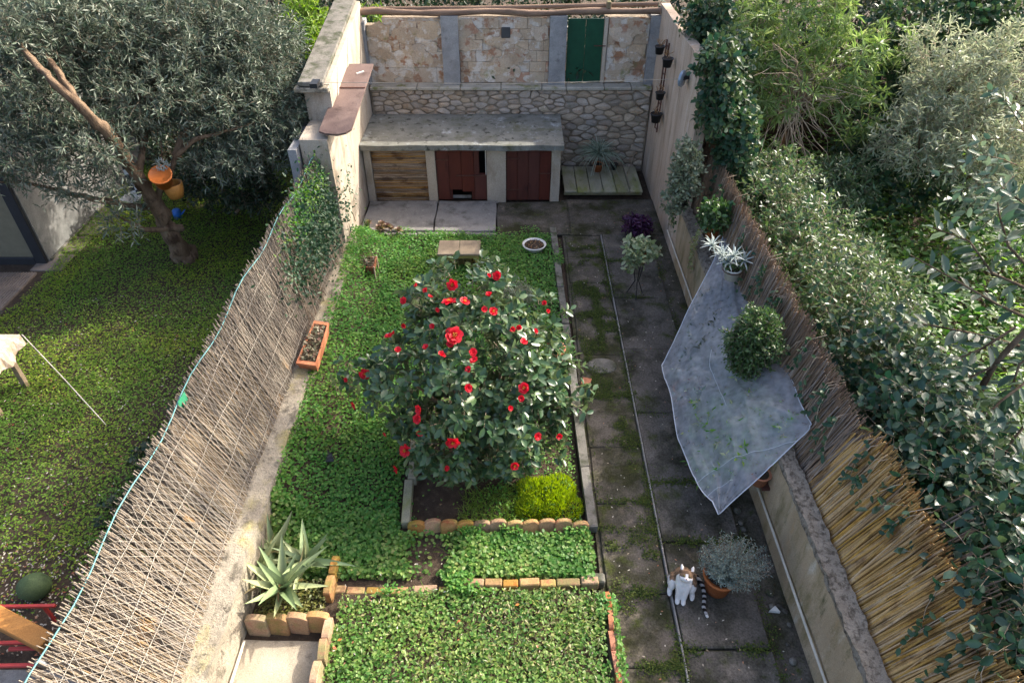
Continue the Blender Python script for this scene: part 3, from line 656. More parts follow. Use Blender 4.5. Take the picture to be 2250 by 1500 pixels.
MB().box(-1.12, -.75, SY+.10, SY+.13, .03, .09, .006).build('board', m_pale, sh)
d2 = door(-.105, .695, 4)
for z_ in (.24, .84): MB().box(-.14, .14, SY+.018, SY+.028, z_-.012, z_+.012, .003).build('hinge', m_iron, d2)
MB().tube([(.48, SY+.022, .56), (.76, SY+.022, .56)], .010, 6).build('bolt', m_iron, d2)
# planked cover right of the shed
pk = thing('plank_cover', 'low platform of six mossy pale boards in front of the rubble wall', 'platform', (1.7, 12, 0))
for k in range(6):
    x = .965+k*.243; MB().box(x+.006, x+.237, 11.5+RN.uniform(-.01, .01), 12.56, .115, .148, .006).build('board', m_plank, pk, loc=(x, 12, .13))
for y in (11.62, 12.05, 12.45): MB().box(.97, 2.42, y-.03, y+.03, .03, .113).build('batten', m_plank, pk)
# rusty board along the cream wall
rb = MB()
a, b = Vector((-2.50, 9.25, 2.16)), Vector((-2.46, 11.35, 2.46)); ax = (b-a).normalized(); sdv = Vector((1, 0, 0)); up = sdv.cross(ax)
out = [(-.22, 0.06), (-.12, 0), (.05, -.03), (.17, .02), (.23, .12), (.23, 2.1), (-.22, 2.1)]
vs = [a+sdv*x+ax*y+up*h for h in (0, .03) for x, y in out]; n = len(out)
rb.add(vs, [tuple(range(n))[::-1], tuple(range(n, 2*n))]+[(k, (k+1) % n, n+(k+1) % n, n+k) for k in range(n)])
rbt = thing('shelf_board', 'long rusty brown board with a rounded end lying along the cream wall', 'board', (-2.5, 9.3, 2.16)); rb.build('board', m_rust, rbt)
MB().beam(a+ax*1.3+sdv*-.2+up*.036, a+ax*1.3+sdv*.23+up*.036, .03, .012).build('strap', m_iron, rbt)
MB().beam(a+ax*1.75+up*.036+sdv*.02, a+ax*1.83+up*.036+sdv*.12, .03, .015).build('label_tag', m_white, rbt)
for t in (.5, 1.7): MB().beam(a+ax*t+sdv*-.14+up*-.02, a+ax*t+sdv*-.14+Vector((0, 0, -.3)), .05, .05).build('bracket', m_wood, rbt)

# ================================================================== FENCES of reed and brushwood
def lerp(a, b, t): return a+(b-a)*max(0, min(1, t))
def fenceL(y, h):
    """h metres up the grey fence: it leans outwards, most near the house"""
    ph = rad(lerp(31, 8, (y-2)/7)); zb = .50-.10*max(0, (y-6.5)/3); L = 1.131/(math.sin(ph)+.682*math.cos(ph))
    return Vector((-2.63-math.sin(ph)*h*L, y, zb+math.cos(ph)*h*L))
def fenceR(y, h):
    ph = rad(lerp(30, 9, (y-2)/5)); L = (.82 if y < 4.0 else .735)/(math.sin(ph)+.687*math.cos(ph))
    return Vector((2.79+math.sin(ph)*h*L, y, .88+math.cos(ph)*h*L))
def reed_mesh(name, mat, n=5, bend=.012):
    m = MB(); m.tube([(bend*math.sin(t*3.0), bend*math.sin(t*4.1+1), t) for t in (0, .35, .7, 1)], [1, .95, .85, .7], n)
    return m
def reed_fence(root, fp, y0, y1, step, r, mat, n_parts, name, tiltsd=.03, top=(.92, 1.06), bot=(-.08, .0), layers=1, gap=None, lean=0.0):
    ref = wloc(root); shared = []
    for q in range(4):
        m = MB(); b1, b2 = RN.uniform(-1, 1)*.012, RN.uniform(-1, 1)*.012
        m.tube([(b1*math.sin(t*3.1)/1, b2*math.sin(t*4.3), t) for t in (0, .3, .65, 1)], [.012, .0115, .011, .009], 5); shared.append(m.mesh(name, mat))
    allr = []
    for lay in range(layers):
        y = y0+RN.random()*step
        while y < y1:
            dy = RN.gauss(lean, tiltsd); a, b = RN.uniform(*bot), RN.uniform(*top)
            p0 = fp(y, a); p1 = fp(y+dy, b)+Vector((RN.gauss(0, .008), 0, 0)); off = Vector((-.018*lay*(1 if p1.x < 0 else -1), 0, 0))
            allr.append((p0+off, p1+off, r*RN.uniform(.7, 1.35), lay)); y += step*RN.uniform(.6, 1.4)
    front = sorted([a for a in allr if a[3] == 0], key=lambda a: a[0].y); ind = front[:n_parts]; rest = front[n_parts:]+[a for a in allr if a[3]]
    for p0, p1, rr, _ in ind:
        d = p1-p0; q = d.to_track_quat('Z', 'Y') @ Quaternion((0, 0, 1), RN.uniform(0, 6.28))
        place(name, RN.choice(shared), root, p0, quat=q, scale=(rr/.012, rr/.012, d.length))
    if rest:
        Q = np.array([[p0.lerp(p1, t)+Vector((RN.gauss(0, .006), RN.gauss(0, .006), 0)) for t in (0, .4, .75, 1)] for p0, p1, rr, _ in rest]); rr = np.array([a[2] for a in rest])
        tubes(name+'_mass', Q, rr, rr*.75, mat, root, 4)
fl = thing('reed_fence', 'grey reed screen behind diamond wire mesh leaning out over the low weathered wall', 'fence', (-2.65, 5.5, .5))
reed_fence(fl, fenceL, 1.7, 9.6, .0125, .0062, m_reedg, 300, 'reed', .020, (.88, 1.06), layers=5)
# diamond wire mesh in front of the reeds and the teal straining wire
Q = []
for s in (1, -1):
    y = 0.3
    while y < 10.6:
        pts = []
        for t in np.linspace(0, 1, 7):
            yy = y+s*t*.62; pts.append(fenceL(min(max(yy, 1.6), 9.7), t*1.0)+Vector((.028, 0, 0))+Vector((0, yy-min(max(yy, 1.6), 9.7), 0)))
        Q.append(pts); y += .066
tubes('wire_mesh', np.array(Q), .0024, .0024, m_mesh, fl, 3)
for hh in (.10, .36, .62, .88):
    MB().tube([fenceL(1.6+i*.4, hh+.02*math.sin(i*2+hh*9))+Vector((.02, 0, 0)) for i in range(20)], .0035, 4).build('tie_wire', m_mesh, fl)
MB().tube([fenceL(1.6+i*.25, 1.03+.025*math.sin(i*1.1))+Vector((-.012, 0, .0)) for i in range(33)], .0062, 5).build('straining_wire', m_teal, fl)
for y in (2.2, 4.6, 7.0, 9.2):
    MB().tube([fenceL(y, -.3)+Vector((-.05, 0, 0)), fenceL(y, 1.02)+Vector((-.05, 0, 0))], .02, 6).build('post', m_metal, fl)
fg = thing('reed_fence', 'golden reed screen leaning outwards behind the near end of the low ochre wall', 'fence', (2.8, 2.8, .9))
reed_fence(fg, fenceR, 1.5, 4.15, .0105, .0085, m_reedy, 300, 'reed', .04, (.90, 1.12), (-.25, -.1), layers=5)
fb = thing('brushwood_fence', 'brown brushwood screen behind the far part of the low ochre wall', 'fence', (2.8, 6.6, .9))
reed_fence(fb, fenceR, 4.0, 9.95, .013, .0062, m_brush, 300, 'brushwood_stick', .08, (.9, 1.12), (-.25, -.1), layers=5)
fo = thing('brushwood_fence', 'old loose brown stick screen behind the golden reed screen, half under the climber', 'fence', (3.2, 2.8, 1.0))
def fenceO(y, h):
    p = fenceR(y, h); return p+Vector((.07+.27*h, 0, .02+.12*h))
reed_fence(fo, fenceO, 1.5, 3.3, .03, .0075, m_brush, 70, 'brushwood_stick', .03, (.9, 1.1), (.2, .3))

# ================================================================== CAMELLIA
cb = thing('camellia_bush', 'big camellia bush with dark glossy leaves and red flowers in the middle of the lawn', 'shrub', (-.35, 5.35, 0))
CAM = [(-.48, 5.75, 1.75, .72, .66, .46), (-.42, 5.45, 1.2, 1.08, .95, .66), (-.25, 5.1, .82, .98, .72, .52), (.2, 5.35, 1.05, .78, .65, .5), (-1.1, 5.3, 1.0, .58, .55, .45), (-.62, 4.9, .7, .62, .5, .42), (.15, 4.95, .6, .55, .5, .42),
       (-1.72, 5.75, .80, .30, .28, .25), (.46, 5.95, 1.45, .3, .3, .3)]
CAM = [((-.42+(b[0]+.42)*.88 if b[0] > -1.5 else b[0]+.05), b[1], b[2], b[3]*.90, b[4], b[5]) for b in CAM]
O, U = in_blobs(1600, CAM, .66); kp = np.array([mnoise.noise(Vector(o)*2.4) for o in O]) > -.17; O, U = O[kp], U[kp]
T = U+np.array([0, 0, .35])+rnd3(len(O))*.45
LP, LD, LN, TW = twigs(O-nrm(T)*.10, T, NR.uniform(.10, .2, len(O)), 6, .1, .62, .35, .3, .5)
LN = nrm(LN+np.repeat(U, 6, 0)*1.1+np.array([0, 0, .3])); nl = len(LP)
LL = NR.uniform(.085, .125, nl); LW = LL*NR.uniform(.50, .62, nl)
cdir = nrm(np.array([0, 0, 6.0])-LP); score = (LN*cdir).sum(1)*.5+np.repeat((U*nrm(np.array([0, 0, 6.0])-O)).sum(1), 6)+LL*6+NR.random(nl)*.35
pick = np.zeros(nl, bool); pick[np.argsort(-score)[:300]] = True
leaves('foliage', LP[~pick], LD[~pick], LN[~pick], LL[~pick], LW[~pick], L_cam, cb, 'oval')
T0, F0 = TM['oval']; leaf_me = arr_mesh('leaf', T0, F0, L_cam)
def leaf_obj(name, me, parent, p, d, nn, l, wd):
    d = Vector(d).normalized(); s = Vector(nn).cross(d).normalized(); u = d.cross(s)
    place(name, me, parent, p, quat=Matrix((d, s, u)).transposed().to_quaternion(), scale=(l, wd, l))
for i in np.where(pick)[0]: leaf_obj('leaf', leaf_me, cb, LP[i], LD[i], LN[i], LL[i], LW[i])
tubes('twig', TW, .004, .002, m_twig, cb, 3)
for k in range(7):
    a = k*.9; e = Vector((-.4+.65*math.cos(a), 5.4+.6*math.sin(a), 1.2+.3*(k % 2)))
    b0 = Vector((-.3+.05*math.cos(a), 5.3+.05*math.sin(a), 0)); MB().tube([b0, b0.lerp(e, .35)+Vector((0, 0, .15)), b0.lerp(e, .7)+Vector((0, 0, .1)), e], [.03, .024, .018, .008], 6).build('branch', m_bark, cb)
def flower_mesh(op):
    m = MB()
    for ringi, (cnt, l, ti) in enumerate(((6, 1.0, .25+.5*(1-op)), (5, .75, .6+.4*(1-op)), (4, .45, 1.0))):
        for k in range(cnt):
            an = 2*math.pi*k/cnt+ringi*.5; ca, sa = math.cos(an), math.sin(an); vs = []
            for (t, wd) in ((0.05, .10), (.5, .42), (.85, .40), (1.0, .18)):
                r = l*t*math.cos(ti*(.4+.6*t)); z = l*t*math.sin(ti*(.6+.4*t))*.8
                for sgn in (-1, 1): vs.append((ca*r-sa*wd*l*sgn+RN.gauss(0, .05), sa*r+ca*wd*l*sgn+RN.gauss(0, .05), z+RN.gauss(.05, .07)))
            m.add(vs, [(0, 1, 3, 2), (2, 3, 5, 4), (4, 5, 7, 6)], True)
    return m.mesh('flower', L_petal)
FM = [flower_mesh(1), flower_mesh(.7), flower_mesh(.2)]
st = MB()
for k in range(9): a = k*2.4; r = .02*math.sqrt(k); st.tube([(r*4*math.cos(a), r*4*math.sin(a), .1), (r*5*math.cos(a), r*5*math.sin(a), .42)], .035, 4)
st_m = st.mesh('stamens', m_stamen)
FL = [(995, 627, 1.5), (987, 665, 1.6), (1020, 664, 1.3), (997, 737, 1.8), (993, 754, 1.2), (803, 822, 1.4), (1152, 853, 1.2), (1093, 607, 1.1), (1074, 606, .6), (916, 628, .7), (935, 638, .7), (945, 653, .7), (888, 661, .9), (1083, 685, 1.2), (1063, 680, .8), (1075, 648, .8),
      (960, 682, .6), (1197, 666, .7), (1203, 684, .7), (854, 740, 1.0), (865, 733, .7), (888, 715, .7), (874, 769, .8), (951, 717, .7), (936, 763, .8), (970, 780, 1.0), (1040, 774, .9), (1042, 792, 1.0), (1030, 812, .8), (1125, 723, .8), (1140, 719, .7), (1150, 752, .9), (1175, 728, .7), (762, 834, .7),
      (779, 890, .9), (923, 900, 1.1), (918, 920, 1.1), (1028, 852, 1.0), (1145, 875, .8), (1120, 897, .7), (995, 970, 1.4), (892, 990, 1.4), (873, 1030, 1.1), (980, 1028, .8), (923, 950, .8), (1130, 1022, 1.2), (1180, 958, .9), (1227, 958, .8), (847, 953, .7)]
def hit_blobs(px, py, blobs, grow=1.0):
    o = np.array([0, 0, CAM_H]); d = np.array(ray(px, py)); best = None
    for b in blobs:
        c = np.array(b[:3]); r = np.array(b[3:6])*grow; oo = (o-c)/r; dd = d/r
        A, B, Cc = dd@dd, 2*oo@dd, oo@oo-1; disc = B*B-4*A*Cc
        if disc < 0: t = -B/(2*A); pen = np.linalg.norm(oo+dd*t)-1; key = (1, pen)
        else: t = (-B-math.sqrt(disc))/(2*A); key = (0, t)
        if best is None or key < best[0]: best = (key, o+d*t, (o+d*t-c)/r**2)
    return Vector(best[1]), Vector(best[2]).normalized()
for px, py, s in FL:
    p, nn = hit_blobs(px, py, CAM, 1.07); dirn = (nn+Vector((RN.gauss(0, .5), -.25+RN.gauss(0, .5), .4))).normalized()
    f = place('flower', FM[0 if s > 1.3 else 1 if s > .85 else 2], cb, p, quat=dirn.to_track_quat('Z', 'Y'), scale=(.046*s*RN.uniform(.85, 1.15), .046*s*RN.uniform(.85, 1.15), .05*s*RN.uniform(.8, 1.3)))
    if s > 1.15: link('stamens', st_m, f)

# ================================================================== GROUND COVER of the garden
MOUNT = lambda x, y: np.clip(.5+vn(x, y, 1.4), 0, 1)
def keep_soil(x, y):          # bare soil round the camellia's foot and one patch below the tiles
    d = np.ones_like(x); d *= np.clip(((x+.72)/.42)**2+((y-4.75)/.5)**2-.6, .04, 1); d *= np.clip(((x+.82)/.26)**2+((y-3.9)/.28)**2-.5, .05, 1); return d
cover('ground_cover', [(-2.44, 4.28), (-1.2, 4.28), (-1.2, 5.6), (-1.0, 6.6), (.72, 6.6), (.64, 10.1), (-2.55, 10.1)], 46000, L_clov, (.025, .05), .75, (0, .10), dens=lambda x, y: np.clip(.6+vn(x, y, 1.9), 0, 1))
cover('ground_cover', [(-1.05, 4.3), (.72, 4.3), (.70, 6.6), (-1.0, 6.6), (-1.05, 5.4)], 4200, L_clov, (.02, .04), .7, (0, .07), dens=keep_soil)
cover('ground_cover', [(-2.36, 3.66), (-1.7, 3.66), (-.9, 3.66), (.80, 3.66), (.80, 4.14), (-1.15, 4.14), (-1.2, 4.4), (-2.42, 4.4)], 11000, L_clovf, (.025, .055), .85, (0, .09), 'oval', dens=keep_soil)
cover('ground_cover', [(-1.62, 1.5), (.86, 1.5), (.84, 3.5), (-1.2, 3.52), (-1.62, 3.4)], 19000, L_clovf, (.015, .042), .8, (.0, .09), 'oval', dens=lambda x, y: np.clip(.25+vn(x, y, 3.1)*1.1, .1, 1))
cover('low_weeds', [(-1.62, 1.5), (.86, 1.5), (.84, 3.5), (-1.62, 3.5)], 5200, leafmat('weed_leaf', [(.05, .12, .03), (.30, .33, .08), (.10, .20, .04), (.34, .30, .14), (.04, .10, .03)], .35), (.018, .055), .35, (.03, .13), dens=lambda x, y: np.clip(vn(x, y, 2.3)*1.6-.3, .03, 1), tilt=.9)
q = in_poly(420, [(-1.6, 1.6), (.8, 1.6), (.8, 4.1), (-1.1, 4.1)]); a = NR.random(len(q))*6.28
leaves('grass_blades', np.column_stack([q, 0*q[:, 0]+.04]), np.column_stack([np.cos(a), np.sin(a), .9+0*a]), rnd3(len(q)), NR.uniform(.07, .15, len(q)), .007, L_grass, None, 'blade')
q = in_poly(1100, [(-2.42, 4.3), (.7, 6.5), (.6, 10), (-2.5, 10)]); a = NR.random(len(q))*6.28
leaves('grass_blades', np.column_stack([q, 0*q[:, 0]+.03]), np.column_stack([np.cos(a), np.sin(a), 1.1+0*a]), rnd3(len(q)), NR.uniform(.08, .17, len(q)), .008, L_grass, None, 'blade')
q = in_poly(900, [(-.55, 4.3), (.15, 4.3), (.1, 4.8), (-.5, 4.7)]); a = NR.random(len(q))*6.28
leaves('grass_tuft', np.column_stack([q, 0*q[:, 0]+.01]), np.column_stack([np.cos(a), np.sin(a), 1.+0*a]), rnd3(len(q)), NR.uniform(.06, .14, len(q)), .007, L_grass, None, 'blade')
q = np.concatenate([in_poly(500, [(.76, 4.2), (.88, 4.2), (.80, 10), (.66, 10)], lambda x, y: np.clip(vn(x, y, 2.7)*2.4-1.1, 0, 1)), in_poly(420, [(.80, 2.4), (.99, 2.4), (.97, 3.7), (.80, 3.7)], lambda x, y: np.clip(vn(x, y, 3.9)*2.4-1.1, 0, 1)), in_poly(700, [(-1.2, 3.48), (.8, 3.48), (.8, 3.66), (-1.2, 3.66)], lambda x, y: np.clip(vn(x, y, 4.1)*2.4-1.1, 0, 1)), in_poly(420, [(-1.0, 4.12), (.8, 4.12), (.8, 4.2), (-1.0, 4.2)], lambda x, y: np.clip(vn(x, y, 4.7)*2.4-1.0, 0, 1)), in_poly(420, [(-2.4, 10.0), (.6, 10.0), (.6, 10.24), (-2.4, 10.24)], lambda x, y: np.clip(vn(x, y, 3.3)*2.4-1.1, 0, 1))])
a = NR.random(len(q))*6.28; leaves('creeping_leaves', np.column_stack([q, .05+.10*NR.random(len(q))]), np.column_stack([np.cos(a), np.sin(a), .2+0*a]), np.array([0, 0, 1.])+rnd3(len(q))*.6, NR.uniform(.022, .048, len(q)), .026, L_clov)
# neighbouring lawn on the left
cover('lawn', [(-7.15, 5.2), (-5.6, 3.9), (-4.9, 3.2), (-3.0, 3.2), (-2.75, 9.8), (-2.8, 13.5), (-9, 13.5), (-7.3, 9.3), (-7.3, 8.2), (-7.6, 7)], 125000, L_lawn, (.022, .045), .5, (0, .06), dens=lambda x, y: np.clip((y-3.0)*.9-.1, .08, 1)*np.clip(.4+vn(x, y, 1.2), .2, 1))
q = in_poly(900, [(-6.5, 3), (-2.9, 3), (-2.9, 9), (-7, 8)]); a = NR.random(len(q))*6.28
leaves('fallen_leaves', np.column_stack([q, .05+.04*NR.random(len(q))]), np.column_stack([np.cos(a), np.sin(a), 0*a]), np.array([0, 0, 1.])+rnd3(len(q))*.4, NR.uniform(.02, .045, len(q)), .014, L_fallen)
q = np.concatenate([in_poly(260, [(.95, 2), (2.5, 2), (2.5, 11), (.95, 11)]), in_poly(120, [(-1.6, 2), (.8, 2), (.8, 4), (-1.6, 4)])]); a = NR.random(len(q))*6.28
leaves('fallen_petals', np.column_stack([q, np.where(q[:, 0] > .9, .06, .10)]), np.column_stack([np.cos(a), np.sin(a), 0*a]), np.array([0, 0, 1.])+rnd3(len(q))*.3, NR.uniform(.012, .035, len(q)), .012, L_fallen)
q = in_poly(9, [(-1.6, 2.2), (.4, 2.2), (.4, 3.4), (-1.6, 3.4)])
leaves('red_leaves', np.column_stack([q, .11+0*q[:, 0]]), rnd3(len(q))*np.array([1, 1, .2]), np.array([0, 0, 1.])+rnd3(len(q))*.3, .045, .028, leafmat('red_leaf', [(.45, .08, .03), (.5, .2, .05), (.4, .03, .03)], .2))
# wild ground on the right
cover('wild_grass', [(3.9, 2), (12, 2), (12, 12), (5, 12.5), (3.4, 11)], 36000, L_grass, (.05, .11), .35, (0, .25), dens=lambda x, y: np.clip(.3+vn(x, y, .8), .1, 1), hump=.25)

L_under = leafmat('undergrowth_leaf', [(.04, .10, .025), (.08, .17, .035), (.14, .25, .05), (.20, .30, .065), (.025, .07, .022)], .38, .45, .4, patch=((.45, .6, .6), .7))
cover('undergrowth', [(4.3, 1), (13, 1), (13, 13.5), (4.6, 13.5)], 34000, L_under, (.07, .15), .5, (.05, .5), 'oval', dens=lambda x, y: np.clip(.2+vn(x, y, .9), .15, 1), hump=.5, tilt=.8)
# stonecrop cushion, agave
def cushion(name, c, r, h, n, mat, L, ar=.25, tm='diamond', lift=.9):
    O, U = in_blobs(n, [(c[0], c[1], c[2], r, r, h)], .8); O[:, 2] = np.maximum(O[:, 2], c[2]); U[:, 2] = np.abs(U[:, 2])
    return O, nrm(U+np.array([0, 0, lift])+rnd3(n)*.5), rnd3(n)
g = gz(1205, 1090, .1)
cs = [cushion('x', (g.x+dx, g.y+dy, .02), r, h, n_, None, .03) for dx, dy, r, h, n_ in ((-.05, .02, .26, .17, 2400), (.15, -.1, .2, .13, 1400), (.12, .14, .18, .15, 1100), (-.2, -.12, .15, .09, 800), (-.2, .15, .13, .12, 600))]
O, D, N = (np.concatenate([c[i] for c in cs]) for i in range(3))
o = leaves('stonecrop', O, D, N, NR.uniform(.03, .06, len(O)), NR.uniform(.009, .014, len(O)), L_yel)
o['kind'] = 'thing'; props(o, 'bright yellow green stonecrop cushion in the corner of the camellia bed', 'plant')
av = thing('agave_plant', 'agave with long pointed grey green leaves spilling over the low wall', 'agave', (-2.08, 3.45, .05))
def agave_mesh(cur):
    m = MB(); vs = []; n = 6
    for i in range(n+1):
        t = i/n; wd = .5*(1-.15*abs(t-.35)*2)*(1-t**2.2)+.02*(1-t); x = t; z = cur*t*t
        vs += [(x, -wd, z+.05*(1-t)), (x, 0, z-.10*wd), (x, wd, z+.05*(1-t))]
    fs = []
    for i in range(n): fs += [(i*3, i*3+1, i*3+4, i*3+3), (i*3+1, i*3+2, i*3+5, i*3+4)]
    m.add(vs, fs, True); return m.mesh('leaf', L_agave)
AM = [agave_mesh(c) for c in (-.28, .0, .15, -.12)]
for (px, py, z0, n, sc) in ((618, 1285, .26, 19, 1.0), (668, 1230, .22, 12, .85), (568, 1235, .26, 11, .8), (600, 1200, .22, 8, .8)):
    g = gz(px, py, z0)
    for k in range(n):
        an = k*2.399+RN.uniform(-.25, .25); el = rad(lerp(8, 70, k/n)+RN.uniform(-8, 8)); d = Vector((math.cos(an)*math.cos(el), math.sin(an)*math.cos(el), math.sin(el)))
        l = sc*RN.uniform(.36, .56)*(1-.25*k/n); leaf_obj('leaf', RN.choice(AM), av, g+d*.02-Vector((0, 0, .05)), d, Vector((-d.x*d.z+RN.gauss(0, .15), -d.y*d.z+RN.gauss(0, .15), 1-d.z*d.z)), l, l*RN.uniform(.17, .24))
mdry = leafmat('agave_dry', [(.42, .30, .09), (.5, .4, .18), (.35, .2, .08)], .1, .7)
P = np.array([gz(620+RN.uniform(-70, 70), 1250+RN.uniform(-50, 40), .25) for _ in range(14)]); D = rnd3(14)*np.array([1, 1, .5])+np.array([0, 0, .1])
leaves('dry_leaf', P, D, rnd3(14), .26, .022, mdry, av, 'blade')
cover('bed_weeds', [(-2.36, 3.2), (-1.75, 3.2), (-1.75, 3.6), (-2.36, 3.6)], 1500, leafmat('weed', [(.12, .13, .03), (.2, .19, .05), (.08, .12, .03)], .3), (.02, .04), .6, (0, .12))

# ================================================================== PLANTS beyond the right fence
def scale_at(p): return (p.y*_c+(CAM_H-p.z)*_s)/1500
def blob_px(px, py, Y, rx, ry, dep):
    p = gy(px, py, Y); m = scale_at(p); return (p.x, p.y, p.z, rx*m, dep, ry*m*.95)
def bush(name, label, cat, blobs, n, nl, mat, L, ar, ln, tm='diamond', shell=.6, droop=.15, spread=.62, up=.5, t0=.1, twig=m_twig, r0=.004, group=None, lift=.35, rndT=.6, stems=4, base=None, nup=.6):
    c = np.mean([b[:3] for b in blobs], 0); base = base or (c[0], c[1], 0)
    root = thing(name, label, cat, base, group)
    O, U = in_blobs(n, blobs, shell); T = U+np.array([0, 0, lift])+rnd3(n)*rndT; lens = NR.uniform(ln*.6, ln*1.3, n)
    O = O-nrm(T)*lens[:, None]*.6
    LP, LD, LN, TW = twigs(O, T, lens, nl, droop, spread, t0, .3, up)
    LN = nrm(LN+np.repeat(U, nl, 0)*nup)
    l = NR.uniform(L*.7, L*1.3, len(LP)); leaves('foliage', LP, LD, LN, l, l*ar, mat, root, tm)
    tubes('twig', TW, r0, r0*.5, twig, root, 3)
    b = Vector(base)
    for k in range(stems):
        bl = blobs[k % len(blobs)]; e = Vector(bl[:3]); s = b+Vector((RN.uniform(-.15, .15), RN.uniform(-.15, .15), 0))
        MB().tube([s, s.lerp(e, .4)+Vector((RN.uniform(-.1, .1), RN.uniform(-.1, .1), .1)), e], [.035, .025, .012], 6).build('stem', m_bark, root)
    return root
# climber on the fence: dark glossy ivy-like hedge
HB = []
for k in range(46):
    y = 1.6+8.0*k/45; HB.append((3.62+RN.uniform(-.12, .22), y, 1.35+RN.uniform(-.15, .22), .48+RN.uniform(0, .1), .42, .62))
    HB.append((3.95+RN.uniform(-.1, .25), y+.1, .95+RN.uniform(-.2, .25), .42, .4, .7)); HB.append((4.5+RN.uniform(-.2, .5), y+.1, .55+RN.uniform(-.15, .3), .5, .45, .55))
L_ivyd = leafmat('dark_ivy_leaf', [(.011, .038, .022), (.020, .056, .030), (.038, .08, .042), (.014, .046, .026), (.06, .10, .05)], .18, .33, .45, back=(.065, .10, .045))
L_hed = leafmat('hedge_leaf', [(.035, .085, .03), (.06, .125, .042), (.11, .18, .06), (.025, .065, .03), (.19, .24, .11)], .25, .36, .45, back=(.12, .165, .07), patch=((.55, .62, .7), 1.1))
near = [b for b in HB if b[1] < 5.6]; far = [b for b in HB if b[1] >= 5.6]
bush('climbing_hedge', 'dark large leaved climbing hedge sprawling over the golden reed screen', 'hedge', near, 3300, 6, L_ivyd, .088, .66, .28, 'oval', .7, .3, .6, .4, stems=9, base=(3.6, 3.5, 0), nup=.9)
bush('climbing_hedge', 'mid green tangled hedge leaning over the brown brushwood fence', 'hedge', far, 3600, 8, L_hed, .075, .42, .30, 'diamond', .6, .3, .6, .4, stems=9, base=(3.6, 7.5, 0), nup=.7, rndT=.8)
# strands of the climber hanging over the fence face
q = []
for k in range(46):
    y = RN.uniform(2.0, 9.2); hh = RN.uniform(.82, 1.05); p = fenceR(y, hh); e = fenceR(y+RN.uniform(-.25, .15), hh-RN.uniform(.15, .6)); q.append([p+Vector((.12, 0, .08)), p+Vector((-.03, 0, .03)), p.lerp(e, .5)+Vector((-.07, 0, 0)), e+Vector((-.05, 0, 0))])
Q = np.array(q); st_ = thing('climber_strands', 'thin trailing strands of climber hanging down the brown brushwood fence', 'climber', (2.9, 5.5, 1.2))
tubes('stem', Q, .004, .002, m_twigp, st_, 3)
idx = NR.integers(0, len(Q), 420); t = NR.random((420, 1))*1.99; a = Q[idx]; i0 = (1+np.minimum(t[:, 0], 1.99)).astype(int); f = t-np.floor(t)
P = a[np.arange(420), i0]*(1-f)+a[np.arange(420), np.minimum(i0+1, 3)]*f
leaves('foliage', P, rnd3(420)+np.array([-.6, -.2, 0]), np.array([-.8, -.3, .6])+rnd3(420)*.6, NR.uniform(.04, .075, 420), .04, L_ivy, st_, 'oval')
# dark ivy over the end of the peach wall
IB = [blob_px(1572+RN.uniform(-8, 40)+max(0, y-230)*.34, y, (10.9 if y < 110 else 9.35)-.15*k/12, 36, 38, .34) for k, y in enumerate(np.linspace(25, 440, 14))]+[blob_px(1535, 45, 11.0, 34, 34, .3), blob_px(1600, 120, 10.2, 45, 60, .4), blob_px(1612, 240, 9.9, 40, 60, .4)]
bush('ivy', 'dark ivy mound climbing over the end of the tall peach wall', 'ivy', IB, 1500, 6, L_ivy, .085, .75, .22, 'oval', .7, .3, .6, .4, stems=5, base=(3.25, 10.3, 0), nup=.9)
# whorled light green shrub with tangled bare stems
wb = [blob_px(1640, 90, 11.2, 100, 80, .6), blob_px(1760, 60, 11.5, 110, 90, .7), blob_px(1700, 190, 11.0, 120, 80, .6), blob_px(1850, 150, 11.3, 90, 75, .6), blob_px(1880, 240, 10.9, 70, 60, .5), blob_px(1620, 240, 10.8, 60, 60, .4), blob_px(1960, 90, 11.8, 40, 50, .4)]
tr = bush('whorled_shrub', 'light green shrub with star-like leaf whorls and a tangle of bare pale stems', 'shrub', wb, 760, 11, L_ole, .165, .17, .15, 'diamond', .5, .12, .78, .7, t0=.8, twig=m_twigp, r0=.006, base=tuple(gz(1672, 450, 0)), stems=0)
base = gz(1672, 450, 0); crown = gy(1742, 200, 11.0)
MB().tube([base, base.lerp(crown, .35)+Vector((.05, -.1, 0)), base.lerp(crown, .7)+Vector((.12, 0, 0)), crown], [.075, .06, .05, .03], 8, bump=.2).build('trunk', m_bark, tr)
Q = []
for k in range(120):
    s = gy(1742+RN.gauss(0, 20), 215+RN.gauss(0, 26), 11.0); a = RN.uniform(-2.9, .4) if k % 3 else RN.uniform(-3.1, 3.1); R0 = RN.uniform(60, 190)
    e = gy(1742+math.cos(a)*R0*.9, 215+math.sin(a)*R0*.75, 11.0+RN.uniform(-.7, .6)); m1 = s.lerp(e, .5)+Vector((RN.gauss(0, .12), RN.gauss(0, .12), RN.uniform(.0, .25)))
    Q.append([s, s.lerp(m1, .5)+Vector((RN.gauss(0, .04),)*3), m1, m1.lerp(e, .5)+Vector((RN.gauss(0, .05), 0, RN.gauss(0, .05))), e])
tubes('bare_stems', np.array(Q), .010, .004, m_twigp, tr, 4)
Q = []
for k in range(26):       # hanging ropes of stem
    s = gy(1742+RN.gauss(0, 18), 230+RN.gauss(0, 15), 10.8); e = gy(1735+RN.gauss(0, 70), RN.uniform(330, 470), 10.5+RN.uniform(-.5, .3)); m1 = s.lerp(e, .5)+Vector((RN.gauss(0, .12), -.1, RN.gauss(0, .08))); Q.append([s, s.lerp(m1, .5)+Vector((RN.gauss(0, .04), 0, 0)), m1, m1.lerp(e, .5)+Vector((RN.gauss(0, .06), 0, 0)), e])
tubes('hanging_stems', np.array(Q), .008, .004, m_twigp, tr, 4)
